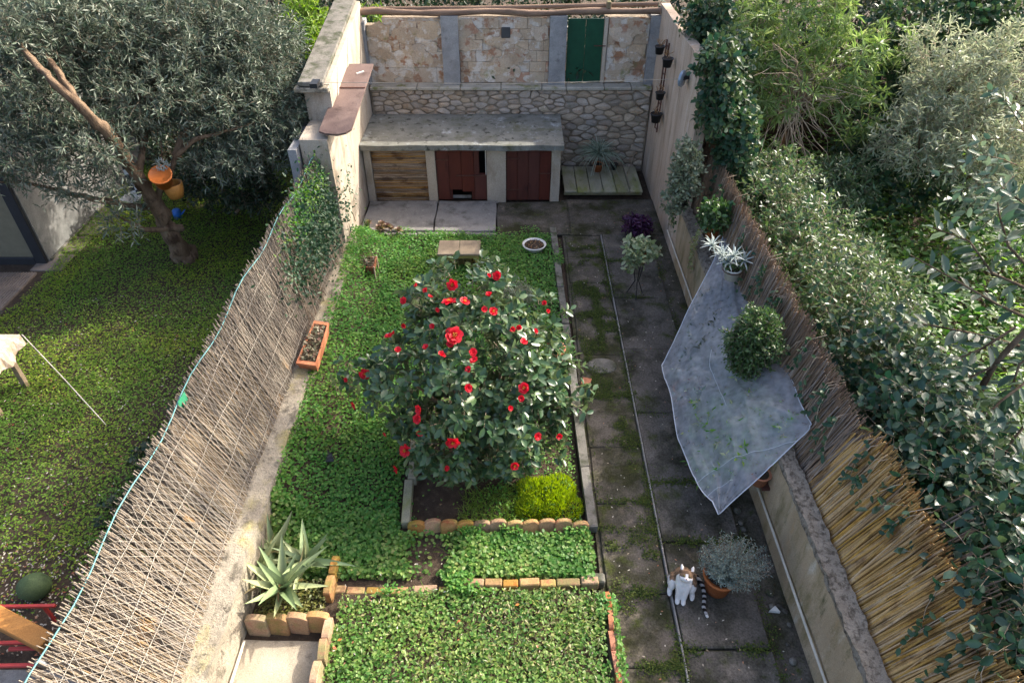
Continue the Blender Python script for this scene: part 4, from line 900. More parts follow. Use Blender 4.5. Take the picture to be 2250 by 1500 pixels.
# pale grey-leaved shrub
sb = [blob_px(2100, 200, 10.6, 110, 90, .7), blob_px(2200, 160, 10.8, 90, 110, .7), blob_px(2020, 300, 10.0, 100, 80, .6), blob_px(2150, 320, 9.8, 120, 80, .7), blob_px(2240, 330, 9.6, 70, 90, .6), blob_px(2060, 110, 11.0, 60, 70, .5), blob_px(2200, 420, 9.0, 90, 50, .5)]
bush('silver_shrub', 'tall airy shrub with narrow pale silvery leaves at the top right', 'shrub', sb, 1150, 11, L_pale, .115, .23, .36, 'diamond', .5, .15, .6, .5, twig=m_twigp, r0=.004, base=(7.2, 11, 0), stems=5, rndT=.5)
# leafy mixed shrub in front of the whorled one
mb = [blob_px(1720, 440, 9.8, 90, 55, .5), blob_px(1800, 470, 9.4, 90, 60, .5), blob_px(1740, 540, 8.9, 90, 60, .5), blob_px(1850, 400, 9.9, 80, 60, .5), blob_px(1660, 420, 9.9, 60, 50, .4), blob_px(1850, 560, 8.6, 70, 55, .4), blob_px(1820, 660, 7.7, 60, 50, .4)]
bush('bay_shrub', 'mid green shrub with narrow shiny leaves beyond the brushwood fence', 'shrub', mb, 1000, 9, leafmat('narrow_leaf', [(.05, .10, .04), (.08, .14, .055), (.13, .18, .08), (.06, .11, .05)], .2, .32, .6), .10, .27, .25, 'diamond', .6, .15, .62, .5, base=(4.3, 9.6, 0), stems=4)
# dark climber below the pale shrub
db = [blob_px(2060, 60, 12.6, 160, 90, .6), blob_px(1900, 420, 10.2, 90, 60, .5), blob_px(2200, 60, 12.6, 120, 90, .6), blob_px(1960, 160, 12.2, 90, 90, .6), blob_px(1960, 280, 11.6, 90, 110, .6), blob_px(2000, 400, 10.6, 110, 60, .5), blob_px(1900, 330, 11.0, 60, 70, .5), blob_px(2120, 420, 9.9, 90, 50, .5)]
bush('ivy', 'dark shaded ivy bank between the whorled shrub and the silvery shrub', 'ivy', db, 1900, 6, L_ivy, .095, .75, .25, 'oval', .65, .3, .6, .4, base=(6, 11.3, 0), stems=3)
# big-leaved tree near the house
bt = thing('broad_leaf_tree', 'young tree with large grey green leaves on arching twigs near the right edge', 'tree', (4.5, 4.6, 0))
PL = [[(2110, 980, 4.9), (2130, 900, 5.0), (2185, 800, 5.1), (2260, 720, 5.2)], [(2260, 700, 5.3), (2190, 668, 5.4), (2090, 610, 5.6), (2000, 560, 5.8)], [(2240, 760, 5.2), (2150, 735, 5.3), (2050, 715, 5.4), (1960, 705, 5.5)], [(2270, 600, 5.6), (2215, 540, 5.8), (2195, 470, 6.0), (2190, 430, 6.1)],
      [(2230, 720, 5.2), (2150, 770, 5.1), (2070, 800, 5.1), (1990, 800, 5.1)], [(2190, 800, 5.1), (2110, 840, 5.0), (2050, 880, 4.9), (1990, 900, 4.9)], [(2270, 640, 5.5), (2180, 600, 5.7), (2130, 530, 5.9), (2050, 500, 6.1)], [(2280, 820, 4.9), (2200, 880, 4.7), (2150, 930, 4.6), (2070, 960, 4.5)], [(2280, 900, 4.7), (2230, 960, 4.5), (2200, 1010, 4.4), (2140, 1040, 4.3)],
      [(2330, 560, 5.6), (2280, 480, 5.9), (2240, 440, 6.2), (2200, 410, 6.3)], [(2300, 760, 5.2), (2240, 800, 5.0), (2220, 860, 4.9), (2200, 900, 4.8)]]
pol = [[gy(*p) for p in l] for l in PL]
tk = gy(2110, 980, 4.9); MB().tube([Vector((4.5, 4.6, 0)), Vector((4.35, 4.7, .8)), tk]+pol[0][1:]+[pol[0][-1]+Vector((.5, .2, .3))], [.05, .045, .04, .035, .03, .028, .02], 8).build('trunk', m_bark, bt)
for l in pol[1:]: MB().tube(l, [.016, .012, .009, .005], 6).build('branch', m_bark, bt)
BL_T, BL_F = TM['oval']; big_me = arr_mesh('leaf', BL_T, BL_F, L_big)
nb = 0
for l in pol:
    for k in range(22):
        t = .12+.88*k/21; f = t*3; i = min(2, int(f)); p = l[i].lerp(l[i+1], f-i); tn = (l[i+1]-l[i]).normalized()
        sd_ = Vector((RN.gauss(0, 1), RN.gauss(0, 1), RN.gauss(0, .5))); sd_ = (sd_-tn*sd_.dot(tn)).normalized()
        d = (tn*.45+sd_*.8+Vector((0, 0, -.12))).normalized(); L_ = RN.uniform(.15, .25)
        leaf_obj('leaf', big_me, bt, p, d, Vector((RN.gauss(0, .35), RN.gauss(0, .35)-.15, 1)), L_, L_*RN.uniform(.36, .46)); nb += 1
hi = [(5.6, 4.6, 3.1, .8, .9, .5), (5.4, 6.4, 3.0, .7, .9, .5), (6.3, 5.4, 3.5, .9, 1.0, .6)]
O, U = in_blobs(150, hi, .4); LP, LD, LN, TW = twigs(O, U+rnd3(150)*.5, .45, 9, .2, .6, .1, .3, 1.0)
leaves('crown', LP, LD, LN, NR.uniform(.09, .16, len(LP)), .06, L_big, bt, 'oval'); tubes('twig', TW, .006, .003, m_bark, bt, 3)

# ================================================================== PLANTS and trees on the left and beyond the wall
ot = thing('olive_tree', 'old olive tree with a leaning trunk and wide grey green crown over the left lawn', 'tree', tuple(gz(400, 572, 0)))
b0 = gz(400, 575, 0); fk = gy(340, 445, 9.1)
def gnarl(pts, r, k=5, j=.018):
    P_, R_ = [], []
    for i in range(len(pts)-1):
        for q in range(k): t = q/k; P_.append(Vector(pts[i]).lerp(Vector(pts[i+1]), t)+Vector((RN.gauss(0, j), RN.gauss(0, j), RN.gauss(0, j)))*(r[i]*8)); R_.append((r[i]*(1-t)+r[i+1]*t)*RN.uniform(.88, 1.12))
    return P_+[Vector(pts[-1])], R_+[r[-1]]
class GB(MB):
    def tube(s, pts, r, n=8, **kw):
        p, q = gnarl(pts, r); kw['bump'] = .5; return MB.tube(s, p, q, 14, **kw)
tb = GB(); tb.tube([b0+Vector((.06, 0, -.05)), b0+Vector((.02, 0, .12)), b0.lerp(fk, .45)+Vector((.03, 0, 0)), fk], [.21, .155, .125, .12], 12, bump=.35)
tb.tube([fk-Vector((0, 0, .1)), gy(300, 385, 8.8), gy(235, 290, 8.45), gy(175, 235, 8.25), gy(110, 175, 8.2), gy(60, 120, 8.5), gy(20, 60, 9.2), gy(-10, 0, 9.8)], [.10, .085, .068, .055, .042, .032, .022, .012], 10, bump=.3)
tb.build('trunk', m_bark, ot)
LIMBS = [[(340, 445, 9.1), (370, 385, 9.05), (385, 345, 9.1), (430, 305, 9.2), (480, 293, 9.3), (560, 270, 9.5)], [(270, 340, 8.55), (250, 285, 8.9), (232, 235, 9.2), (225, 170, 9.4)], [(340, 455, 9.2), (300, 455, 9.0), (220, 440, 8.7), (130, 418, 8.5), (50, 400, 8.3), (-30, 398, 8.1)], [(180, 240, 8.3), (130, 165, 8.5), (100, 120, 8.9), (85, 60, 9.4), (80, 10, 9.5)],
         [(385, 345, 9.1), (420, 260, 9.6), (470, 170, 10.2), (500, 90, 10.8)], [(300, 385, 9.0), (330, 250, 9.6), (350, 130, 10.2)], [(400, 500, 9.25), (320, 505, 8.9), (250, 470, 8.6)]]
for l in LIMBS:
    pts = [gy(*p) for p in l]; n = len(pts); r0 = .055
    GB().tube(pts, [r0*(1-.8*i/(n-1)) for i in range(n)], 8).build('limb', m_bark, ot)
OB = [blob_px(90, 70, 9.5, 150, 110, 1.0), blob_px(260, 60, 10.2, 150, 110, 1.1), blob_px(420, 70, 10.6, 150, 110, 1.1), blob_px(560, 110, 10.8, 110, 110, 1.0), blob_px(330, 190, 9.6, 150, 90, .9), blob_px(500, 220, 9.9, 130, 80, .8), blob_px(610, 230, 10.2, 80, 90, .7), blob_px(80, 220, 8.8, 120, 90, .8), blob_px(190, 300, 8.6, 120, 70, .7), blob_px(60, 330, 8.4, 110, 55, .6),
      blob_px(560, 330, 9.6, 90, 45, .5), blob_px(480, 340, 9.4, 80, 40, .5), blob_px(200, 410, 8.5, 110, 28, .4), blob_px(650, 300, 9.8, 55, 60, .5), blob_px(270, 480, 8.6, 60, 20, .3), blob_px(20, 120, 8.6, 60, 120, .8)]
no = 5600
O, U = in_blobs(no, OB, .35); T = U*.8+np.array([0, 0, .35])+rnd3(no)*.7; lens = NR.uniform(.18, .42, no)
LP, LD, LN, TW = twigs(O-nrm(T)*lens[:, None]*.5, T, lens, 13, .25, .55, .08, .3, .5)
l = NR.uniform(.07, .125, len(LP)); leaves('crown', LP, LD, LN, l, l*.22, L_olive, ot)
tubes('twig', TW, .003, .0015, m_twig, ot, 3)
# dark understorey behind the olive, hedge bank and trees behind everything: kept apart as separate plants
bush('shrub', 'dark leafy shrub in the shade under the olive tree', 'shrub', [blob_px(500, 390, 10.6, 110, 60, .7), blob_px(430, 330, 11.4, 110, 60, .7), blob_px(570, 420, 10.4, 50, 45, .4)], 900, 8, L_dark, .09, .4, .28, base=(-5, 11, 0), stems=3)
bush('shrub', 'bright green leafy bush behind the sloping wall coping', 'shrub', [blob_px(665, 60, 13.6, 55, 60, .6), blob_px(690, 120, 13.0, 30, 50, .4), blob_px(810, 38, 13.9, 40, 20, .3)], 420, 9, L_grass, .12, .3, .3, base=(-4.2, 13.6, 0), stems=3)
FBk = [(x+RN.uniform(-.5, .5), 15.4+RN.uniform(-.8, 1.2), 2.4+RN.uniform(-.4, .5), 1.1, 1.0, 1.2) for x in np.arange(-19, 20, 1.15)]+[(x+RN.uniform(-.5, .5), 14.9+RN.uniform(-.5, .5), 1.2+RN.uniform(-.4, .4), 1.0, .7, 1.1) for x in list(np.arange(-19, -3.6, 1.15))+list(np.arange(3.8, 20, 1.15))]
FBk += [(x+RN.uniform(-.4, .4), 13.7+RN.uniform(-.3, .3), 1.9+RN.uniform(-.3, .3), .8, .4, .5) for x in list(np.arange(-12, -3.4, .9))+list(np.arange(-2.4, 12, .9))]
O, U = in_blobs(14000, FBk, .75); LP, LD, LN, TW = twigs(O, U+rnd3(14000)*.5, .4, 8, .2, .6, .1, .3, .5)
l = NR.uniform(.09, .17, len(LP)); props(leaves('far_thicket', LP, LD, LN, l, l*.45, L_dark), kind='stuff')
for px, py, Y, CR, lab in ((1945, 40, 13.6, ((5.7, 12.6, 8.2, 1.8, 2.6, 1.5), 620), 'brown tree trunk standing in the dark thicket at the upper right'), (2000, 60, 14.2, ((8.6, 14.8, 7.6, 1.2, 1.3, 1.2), 260), 'thin brown trunk in the thicket beside the thicker one'), (595, 30, 13.8, ((-2.6, 14.8, 6.6, 2.2, 1.6, 1.2), 260), 'thin trunk in the thicket behind the olive crown')):
    p = gy(px, py, Y); t = thing('tree', lab, 'tree', (p.x, Y, 0), 'trees in the far thicket'); MB().tube([Vector((p.x-.1, Y, 0)), Vector((p.x, Y, 1.5)), p, p.lerp(Vector(CR[0][:3]), .5)+Vector((0, 0, .3)), Vector(CR[0][:3])], [.13, .11, .10, .085, .05], 8, bump=.3).build('trunk', m_bark, t)
    O, U = in_blobs(CR[1], [CR[0]], .2); LP, LD, LN, TW = twigs(O, U+rnd3(len(O))*.5, .5, 9, .2, .6, .1, .3, .5); leaves("crown", LP, LD, LN, .16, .075, L_dark, t)
# climbing plants on the grey fence
def vine(label, ys, hs, n, mat, L, sdv):
    root = thing('climbing_plant', label, 'climber', fenceL(np.mean(ys), .5))
    P = []; Q = []
    for k in range(n):
        y = RN.gauss((ys[0]+ys[1])/2, (ys[1]-ys[0])/4); h = RN.gauss((hs[0]+hs[1])/2, (hs[1]-hs[0])/4); P.append(fenceL(y, h)+Vector((abs(RN.gauss(.03, sdv)), 0, RN.gauss(0, .04))))
    for k in range(10):
        y = RN.uniform(*ys); a = fenceL(y, hs[0]-.2); b = fenceL(y+RN.gauss(0, .3), hs[1]); Q.append([a+Vector((.05, 0, 0)), a.lerp(b, .4)+Vector((.06, RN.gauss(0, .08), 0)), a.lerp(b, .7)+Vector((.05, RN.gauss(0, .08), 0)), b+Vector((.05, 0, 0))])
    P = np.array(P); leaves('foliage', P, rnd3(n)+np.array([.3, -.2, .1]), np.array([.6, -.4, .8])+rnd3(n)*.6, NR.uniform(L*.7, L*1.3, n), L*.6, mat, root, 'oval'); tubes('stem', np.array(Q), .006, .004, m_twig, root, 4)
vine('dense dark climber covering the far end of the grey reed fence', (7.3, 10.0), (.2, 1.0), 4200, L_ivy, .055, .07)
vine('small glossy climber hanging halfway down the grey reed fence', (6.9, 7.7), (.25, .8), 130, L_ivy, .075, .03)
vine('loose pale climber at the top edge of the grey fence near the olive', (7.4, 9.4), (.7, 1.08), 750, L_clov, .05, .05)
bush('shrub', 'low dark plant growing against the lawn side of the grey fence', 'shrub', [(-3.9, 5.0, .25, .25, .4, .25), (-3.75, 5.6, .3, .2, .3, .3), (-4.05, 4.3, .15, .2, .25, .2)], 120, 7, L_dark, .06, .7, .15, 'oval', base=(-3.9, 5, 0), stems=2)

# ================================================================== POTS and small things
def pot_mesh(name, mat, rt=1.0, rb=.72, h=1.5, rim=.16, n=20):
    m = MB(); m.lathe([(0, 0), (rb, 0), (lerp(rb, rt, .85)*.97, h-rim-.01), (rt*1.02, h-rim), (rt*1.06, h-rim+.02), (rt*1.06, h), (rt*.94, h), (rt*.90, h-.12), (0, h-.14)], n=n); return m.mesh(name, mat)
P_TER, P_BLK, P_WHT, P_ORA, P_CRM = (pot_mesh('pot', m) for m in (m_terra, m_black, m_white, m_orange, m_pale))
soil_me = MB().lathe([(0, .02), (.9, 0)], n=16).mesh('soil', m_soil)
def potted(name, label, cat, pos, pm, r, group=None):
    root = thing(name, label, cat, pos, group); pos = Vector(pos)
    place('pot', pm, root, pos, scale=(r, r, r)); place('soil', soil_me, root, pos+Vector((0, 0, 1.375*r)), scale=(r, r, r)); return root
def sprays(root, blobs, n, nl, mat, L, ar, ln, tm='diamond', shell=.5, lift=.3, droop=.15, spread=.62, twig=m_twig, r0=.003, org=None, rndT=.5):
    O, U = in_blobs(n, blobs, shell); T = U+np.array([0, 0, lift])+rnd3(n)*rndT
    if org is not None:
        o = np.array(org); T = O-o; lens = np.linalg.norm(T, axis=1); O = np.repeat(o[None], n, 0)+rnd3(n)*.02
    else: lens = NR.uniform(ln*.6, ln*1.2, n); O = O-nrm(T)*lens[:, None]*.6
    LP, LD, LN, TW = twigs(O, T, lens, nl, droop, spread, .25 if org is not None else .1, .3, .5)
    l = NR.uniform(L*.7, L*1.3, len(LP)); leaves('foliage', LP, LD, LN, l, l*ar, mat, root, tm); tubes('twig', TW, r0, r0*.6, twig, root, 3)
# spider plant on the plank cover and two sticks
s = potted('potted_plant', 'fountain of striped narrow leaves in a terracotta pot on the planks', 'potted plant', (1.66, 12.36, .15), P_TER, .10)
n = 190; a = NR.random(n)*6.28; e = NR.uniform(.25, 1.5, n); D = np.column_stack([np.cos(a)*np.cos(e), np.sin(a)*np.cos(e), np.sin(e)]); base = np.array([1.66, 12.32, .34]); Q = []
for k in range(n):
    l = NR.uniform(.42, .66); t = np.linspace(0, 1, 6)[:, None]; Q.append(base+D[k]*t*l+np.array([0, 0, -1])*t**2*l*NR.uniform(.35, .85)+np.array([0, 0, .14]))
tubes('foliage', np.array(Q), .011, .003, L_spid, s, 3)
for (p, q, lab) in ((gz(1385, 415, .15), gy(1362, 345, 12.62), 'dark thin stick leaning on the rubble wall from the plank platform'), (gz(1376, 385, .15), gy(1394, 335, 12.66), 'shorter pale stick leaning the other way on the rubble wall')):
    props(MB().tube([p, p.lerp(q, .5)+Vector((.015, 0, 0)), q], .011, 5).build('stick', m_wood), lab, 'stick')
# second dark pot on the platform
potted('flower_pot', 'small black empty pot beside the spider plant on the platform', 'pot', (1.98, 12.44, .15), P_BLK, .075)
# ladder rack and hanging black pots on the peach wall
rk = thing('wall_rack', 'narrow dark metal ladder rack fixed on the tall peach wall', 'rack', (2.56, 11.75, 1.2))
for dx in (-1, 1):
    y = 11.74+dx*.10; MB().tube([(2.55, y, 1.22), (2.55, y-.02, 2.72)], .013, 6).build('rail', m_iron, rk)
for z_ in (1.25, 1.7, 2.2, 2.65): MB().tube([(2.55, 11.63, z_), (2.55, 11.85, z_)], .009, 5).build('rung', m_iron, rk)
for px, py, r, lab in ((1449, 112, .085, 'topmost black pot hooked on the dark wall rack'), (1466, 140, .09, 'second black pot from the top of the dark wall rack'), (1450, 212, .08, 'third black pot down on the dark wall rack'), (1441, 262, .10, 'lowest and largest black pot on the dark wall rack')):
    p = gx(px, py, 2.47); t = potted('flower_pot', lab, 'pot', (p.x, p.y, p.z-.05), P_BLK, r, 'black pots on the wall rack')
    n = 18; a = NR.random(n)*6.28; leaves('dry_sprigs', np.array([p])+np.array([0, 0, r*1.3])+rnd3(n)*.04, np.column_stack([np.cos(a), np.sin(a), 1+0*a]), rnd3(n), .09, .012, L_dry, t)
# clothesline between the two tall walls
cl = thing('clothesline', 'thin clothesline with a blue grey pulley disc running across to the cream wall', 'clothesline', tuple(gx(1500, 172, 2.55)))
p = gx(1499, 173, 2.50); q = gx(690, 181, -2.66)
dm = MB(); dm.lathe([(0, -.02), (.11, -.02), (.12, -.012), (.10, 0), (.12, .012), (.11, .02), (0, .02)], n=20); dme = dm.mesh('pulley', m_discb); place('pulley', dme, cl, p, (0, rad(90), rad(-35)), (1, 1, 1))
MB().beam(p+Vector((0, .0, 0)), Vector((2.605, p.y+.02, p.z+.02)), .035, .05).build('bracket', m_black, cl)
MB().tube([p+Vector((0, -.02, 0)), p.lerp(q, .5)+Vector((0, 0, -.05)), q], .0035, 4).build('line', m_mesh, cl)
MB().box(-2.70, -2.60, q.y-.1, q.y+.1, q.z-.05, q.z+.01).build('bracket', m_black, cl)
# troughs, stool, bowl
def trough(name, label, cor, zt, h, mat, fill, flen, legs=0, nfill=260, group=None):
    """open box planter given its four top corners (xy, anticlockwise)"""
    c = Vector((sum(p[0] for p in cor)/4, sum(p[1] for p in cor)/4, zt-h)); root = thing(name, label, 'planter', c, group)
    sc = lambda f: [(c.x+(p[0]-c.x)*f, c.y+(p[1]-c.y)*f) for p in cor]
    o, i, b = sc(1.0), sc(.86), sc(.86); m = MB(); vs = [(x, y, zt-h) for x, y in b]+[(x, y, zt-.03) for x, y in sc(.95)]+[(x, y, zt-.03) for x, y in o]+[(x, y, zt) for x, y in o]+[(x, y, zt) for x, y in i]+[(x, y, zt-.05) for x, y in sc(.84)]
    fs = [(3, 2, 1, 0)]+[(4*r+k, 4*r+(k+1) % 4, 4*r+4+(k+1) % 4, 4*r+4+k) for r in range(5) for k in range(4)]+[(20, 21, 22, 23)]
    m.add(vs, fs); m.build('box', mat, root); s = MB().add([(x, y, zt-.03) for x, y in sc(.855)], [(0, 1, 2, 3)]); s.build('soil', m_soil, root)
    q = in_poly(nfill, sc(.8)); a = NR.random(nfill)*6.28
    leaves('foliage', np.column_stack([q, zt-.02+.05*NR.random(nfill)]), np.column_stack([np.cos(a), np.sin(a), .6+0*a]), rnd3(nfill)+np.array([0, 0, 1]), flen, flen*.5, fill, root)
    return root, c, sc
L_succ = leafmat('succulent', [(.10, .12, .05), (.18, .18, .10), (.25, .22, .14), (.20, .08, .05)], .1, .5)
z = .64; trough('window_box', 'long red terracotta window box of small succulents on the low weathered wall', [tuple(gz(650, 797, z).xy), tuple(gz(694, 803, z).xy), tuple(gz(723, 709, z).xy), tuple(gz(690, 704, z).xy)], z, .15, m_terra, L_succ, .045)
z = .34; r, c, sc = trough('window_box', 'small brown planter box standing on thin legs in the lawn', [tuple(gz(782, 586, z).xy), tuple(gz(822, 588, z).xy), tuple(gz(828, 563, z).xy), tuple(gz(787, 563, z).xy)], z, .14, surf('brown_plastic', [(.20, .07, .035), (.28, .11, .06)], 6, .6, .2), L_succ, .045)
for x, y in sc(.97): MB().tube([(x, y, 0), (x, y, .35)], .011, 5).build('leg', m_twigp, r)
sl_ = thing('garden_stool', 'low wooden stool with a two board top and dry stems under it', 'stool', (-.83, 9.25, 0))
for a, b in ((-1.16, -.835), (-.83, -.50)): MB().box(a, b, 9.04, 9.46, .30, .335, .006).build('board', m_wood, sl_)
m_leg = surf('yellowed_wood', [(.28, .22, .06), (.38, .31, .10)], 6, .85, .3)
for x in (-1.11, -.55):
    for y in (9.09, 9.41): MB().box(x-.03, x+.03, y-.03, y+.03, 0, .298, .005).build('leg', m_leg, sl_)
MB().box(-1.08, -.58, 9.065, 9.085, .24, .295).build('rail', m_leg, sl_)
q = in_poly(240, [(-1.06, 9.1), (-.6, 9.1), (-.6, 9.35), (-1.06, 9.35)]); leaves('dry_stems', np.column_stack([q, .02+.0*q[:, 0]]), rnd3(240)*.6+np.array([0, -.1, 1]), rnd3(240), .25, .012, leafmat('dry_stem', [(.26, .22, .07), (.36, .3, .12), (.2, .15, .05)], .15, .7), sl_)
g = gz(1174, 536, .14); b = thing('bowl_planter', 'shallow white rimmed bowl of soil standing in the lawn by the kerb', 'planter', (g.x, g.y, .0))
MB().lathe([(0, 0), (.13, 0), (.185, .12), (.20, .14), (.185, .15), (.16, .12), (0, .12)], (g.x, g.y, 0), 24).build('bowl', m_white, b); MB().lathe([(0, .128), (.165, .124)], (g.x, g.y, 0), 20).build('soil', m_soil, b)
leaves('dry_bits', np.array([[g.x, g.y, .13]])+rnd3(60)*np.array([.13, .13, .01]), rnd3(60), rnd3(60)+np.array([0, 0, 1]), .05, .02, L_dry, b)
g = gz(840, 512, .05); s = thing('succulent_plant', 'clump of pinkish brown succulent rosettes at the corner of the pale slabs', 'succulent', (g.x, g.y, 0))
L_pink = leafmat('pink_succulent', [(.20, .12, .09), (.30, .20, .15), (.24, .21, .08), (.16, .07, .05)], .1, .5)
for k in range(11):
    c0 = np.array([g.x+RN.gauss(0, .12), g.y+RN.gauss(0, .07), .10+RN.uniform(0, .12)]); n = 16; a = np.arange(n)*2.4; e = np.linspace(.1, 1.3, n); leaves('rosette', np.repeat(c0[None], n, 0), np.column_stack([np.cos(a)*np.cos(e), np.sin(a)*np.cos(e), np.sin(e)]), np.array([0, 0, 1.])+rnd3(n)*.2, .085, .05, L_pink, s, 'oval')
n = 14; leaves('upright_leaves', np.array([[g.x-.24, g.y+.02, .06]])+rnd3(n)*.04, rnd3(n)*.3+np.array([0, 0, 1.]), rnd3(n), .22, .03, L_box, s, 'blade')
# purple plant and variegated plant on a stand
g = gz(1398, 515, .05); s = potted('potted_plant', 'deep purple leafy plant standing on the dark paving near the peach wall', 'potted plant', (g.x, g.y, .03), P_BLK, .11)
sprays(s, [(g.x, g.y, .24, .24, .2, .13)], 150, 6, L_purp, .075, .42, .15, 'oval', .3)
g = gz(1395, 650, .03); h = .62; s = thing('plant_stand', 'variegated cream and green plant in a terracotta pot on a thin metal stand', 'potted plant', (g.x, g.y, .03)); tp = Vector((g.x, g.y, h))
for k in range(3):
    a = k*2.09+.5; MB().tube([(g.x+.14*math.cos(a), g.y+.14*math.sin(a), .03), (g.x+.03*math.cos(a), g.y+.03*math.sin(a), .3), (g.x+.10*math.cos(a), g.y+.10*math.sin(a), h)], .008, 5).build('leg', m_black, s)
place('pot', P_TER, s, tp, scale=(.10, .10, .10)); sprays(s, [(g.x, g.y, h+.22, .24, .2, .14), (g.x-.1, g.y-.1, h+.1, .14, .1, .12)], 90, 6, L_vari, .085, .55, .15, 'oval', .4)
# tipped pot, shard, round stone, fan shaped dish, bare silver plant, dry sticks
g = gz(1235, 765, .13); tpot = thing('flower_pot', 'terracotta pot lying on its side beside the camellia at the kerb', 'pot', (g.x, g.y, 0)); place('pot', P_TER, tpot, g, (rad(80), rad(10), rad(-60)), (.12, .12, .12))
g = gz(1287, 838, .05); props(MB().prism([(g.x-.07, g.y-.05), (g.x+.05, g.y-.07), (g.x+.08, g.y+.04), (g.x-.03, g.y+.07)], .03, .07, .006).build('brick_shard', m_terra), 'broken piece of red brick lying on the mossy path', 'brick')
g = gz(1322, 803, .04); props(MB().lathe([(0, .05), (.17, .05), (.19, .04), (.19, .02)], (g.x, g.y, 0), 18, 1.05, .8).build('stepping_stone', m_kerb), 'round grey stone disc lying on the mossy strip of the path', 'stone')
g = gz(703, 1005, .12); fd = thing('fan_dish', 'small black fan shaped folded dish half hidden in the ground cover', 'dish', (g.x, g.y, .08)); m = MB(); n = 14; vs = [(g.x, g.y-.09, .13)]
for k in range(n+1):
    an = math.pi*(k/n)*.9+.15; vs.append((g.x+.17*math.cos(an), g.y-.09+.19*math.sin(an), .13+.025*(k % 2)))
m.add(vs, [(0, k+1, k+2) for k in range(n)]); o = m.build('pleats', m_black, fd); md = o.modifiers.new('thick', 'SOLIDIFY'); md.thickness = .008
g = gz(1130, 640, .1); s = thing('silver_plant', 'pale grey half dry plant in the lawn behind the camellia', 'plant', (g.x, g.y, 0)); sprays(s, [(g.x-.05, g.y, .14, .32, .28, .12), (g.x+.22, g.y-.2, .12, .2, .2, .1)], 170, 7, L_pale, .05, .4, .16, 'diamond', .2, twig=m_twigp)
g = gz(735, 880, 0); s = thing('stick_bundle', 'dry pale cut stems standing in the ground cover by the low wall', 'sticks', (g.x, g.y, 0))
for k in range(9): MB().tube([(g.x+RN.gauss(0, .09), g.y+RN.gauss(0, .05), 0), (g.x+RN.gauss(.02, .15), g.y+RN.gauss(.05, .06), RN.uniform(.25, .4))], .007, 5).build('stick', m_twigp, s)
g = gz(745, 712, .08); props(MB().prism([(g.x-.10, g.y-.06), (g.x+.10, g.y-.09), (g.x+.06, g.y+.07), (g.x-.06, g.y+.08)], .06, .10, .008).build('broken_tile', m_terra), 'broken terracotta tile lying in the ground cover next to the window box', 'tile')
# rubble in the drain channel
rbm = [MB().lathe([(0, 0), (.9, .1), (1, .35), (.7, .7), (0, .85)], n=7).mesh('rock', m) for m in (m_kerb, m_path)]
rr = thing('rubble', 'loose grey stones and rubble lying in the drain channel along the ochre wall', 'rubble', (2.45, 3.2, .01))
for k in range(16):
    y = RN.choice([RN.uniform(2.2, 3.5), RN.uniform(2.2, 6)]); s_ = RN.uniform(.02, .05); place('rock', RN.choice(rbm), rr, (RN.uniform(2.38, 2.55), y, .012), (RN.uniform(-.2, .2), RN.uniform(-.2, .2), RN.uniform(0, 6)), (s_*RN.uniform(.7, 1.2), s_, s_*.8))
g = gz(1700, 1338, .03); props(MB().prism([(g.x-.05, g.y-.02), (g.x+.05, g.y-.03), (g.x+.02, g.y+.03)], .012, .05, .005).build('white_shard', m_white), 'small white china shard lying in the drain channel', 'shard')

# hanging pots on the right fence
def hang(root, p, r):
    MB().tube([p+Vector((r*1.1*math.cos(a), r*1.1*math.sin(a), r*1.2)) for a in np.linspace(0, 6.283, 15)], .006, 5).build('ring', m_iron, root)
    MB().tube([p+Vector((r, 0, r*1.2)), Vector((2.84, p.y, p.z+r*1.6))], .006, 5).build('hook', m_iron, root)
p = gx(1605, 612, 2.70); s = potted('potted_plant', 'silver leaved plant in a white pot hung on the brushwood fence', 'potted plant', p, P_WHT, .105); hang(s, p, .105)
for k in range(5):
    c0 = np.array(p)+np.array([RN.gauss(-.02, .10), RN.gauss(.05, .12), RN.uniform(.26, .46)]); n = 22; a = np.arange(n)*2.4; e = np.linspace(-.3, 1.2, n); leaves('rosette', np.repeat(c0[None], n, 0), np.column_stack([np.cos(a)*np.cos(e), np.sin(a)*np.cos(e), np.sin(e)]), np.array([0, 0, 1.])+rnd3(n)*.2, .16, .026, L_silver, s, 'blade')
sprays(s, [(p.x, p.y, p.z+.24, .13, .13, .08)], 40, 6, L_box, .05, .5, .1)
p = gx(1562, 518, 2.70); s = potted('potted_plant', 'green potted plant with trailing yellowish stems hanging on the brown fence', 'potted plant', p, P_TER, .11); hang(s, p, .11)
sprays(s, [(p.x, p.y, p.z+.32, .2, .2, .17)], 150, 6, L_box, .07, .6, .14, 'oval', .5)
Q = [[p+Vector((-.06, RN.gauss(0, .03), .16)), p+Vector((-.15, RN.gauss(.03, .05), .08)), p+Vector((-.17+RN.gauss(0, .02), RN.gauss(.08, .07), -.25)), p+Vector((-.14+RN.gauss(0, .02), RN.gauss(.08, .08), -.62))] for k in range(9)]
tubes('trailing_stem', np.array(Q), .004, .003, m_twigp, s, 3)
LPp = np.array([np.array(q[2])*(1-f)+np.array(q[3])*f if f > 0 else np.array(q[1])*-f+np.array(q[2])*(1+f) for q in Q for f in NR.uniform(-1, 1, 24)]); n = len(LPp); leaves('trailing_leaves', LPp, rnd3(n)+np.array([-.5, 0, 0]), rnd3(n)+np.array([-.5, 0, .8]), .045, .024, leafmat('trailing_leaf', [(.28, .27, .10), (.36, .36, .16), (.18, .22, .07)], .25), s)
p = gx(1497, 452, 2.45); s = potted('potted_plant', 'tall bushy grey green plant hanging in a dark pot on the peach wall', 'potted plant', p, P_BLK, .11)
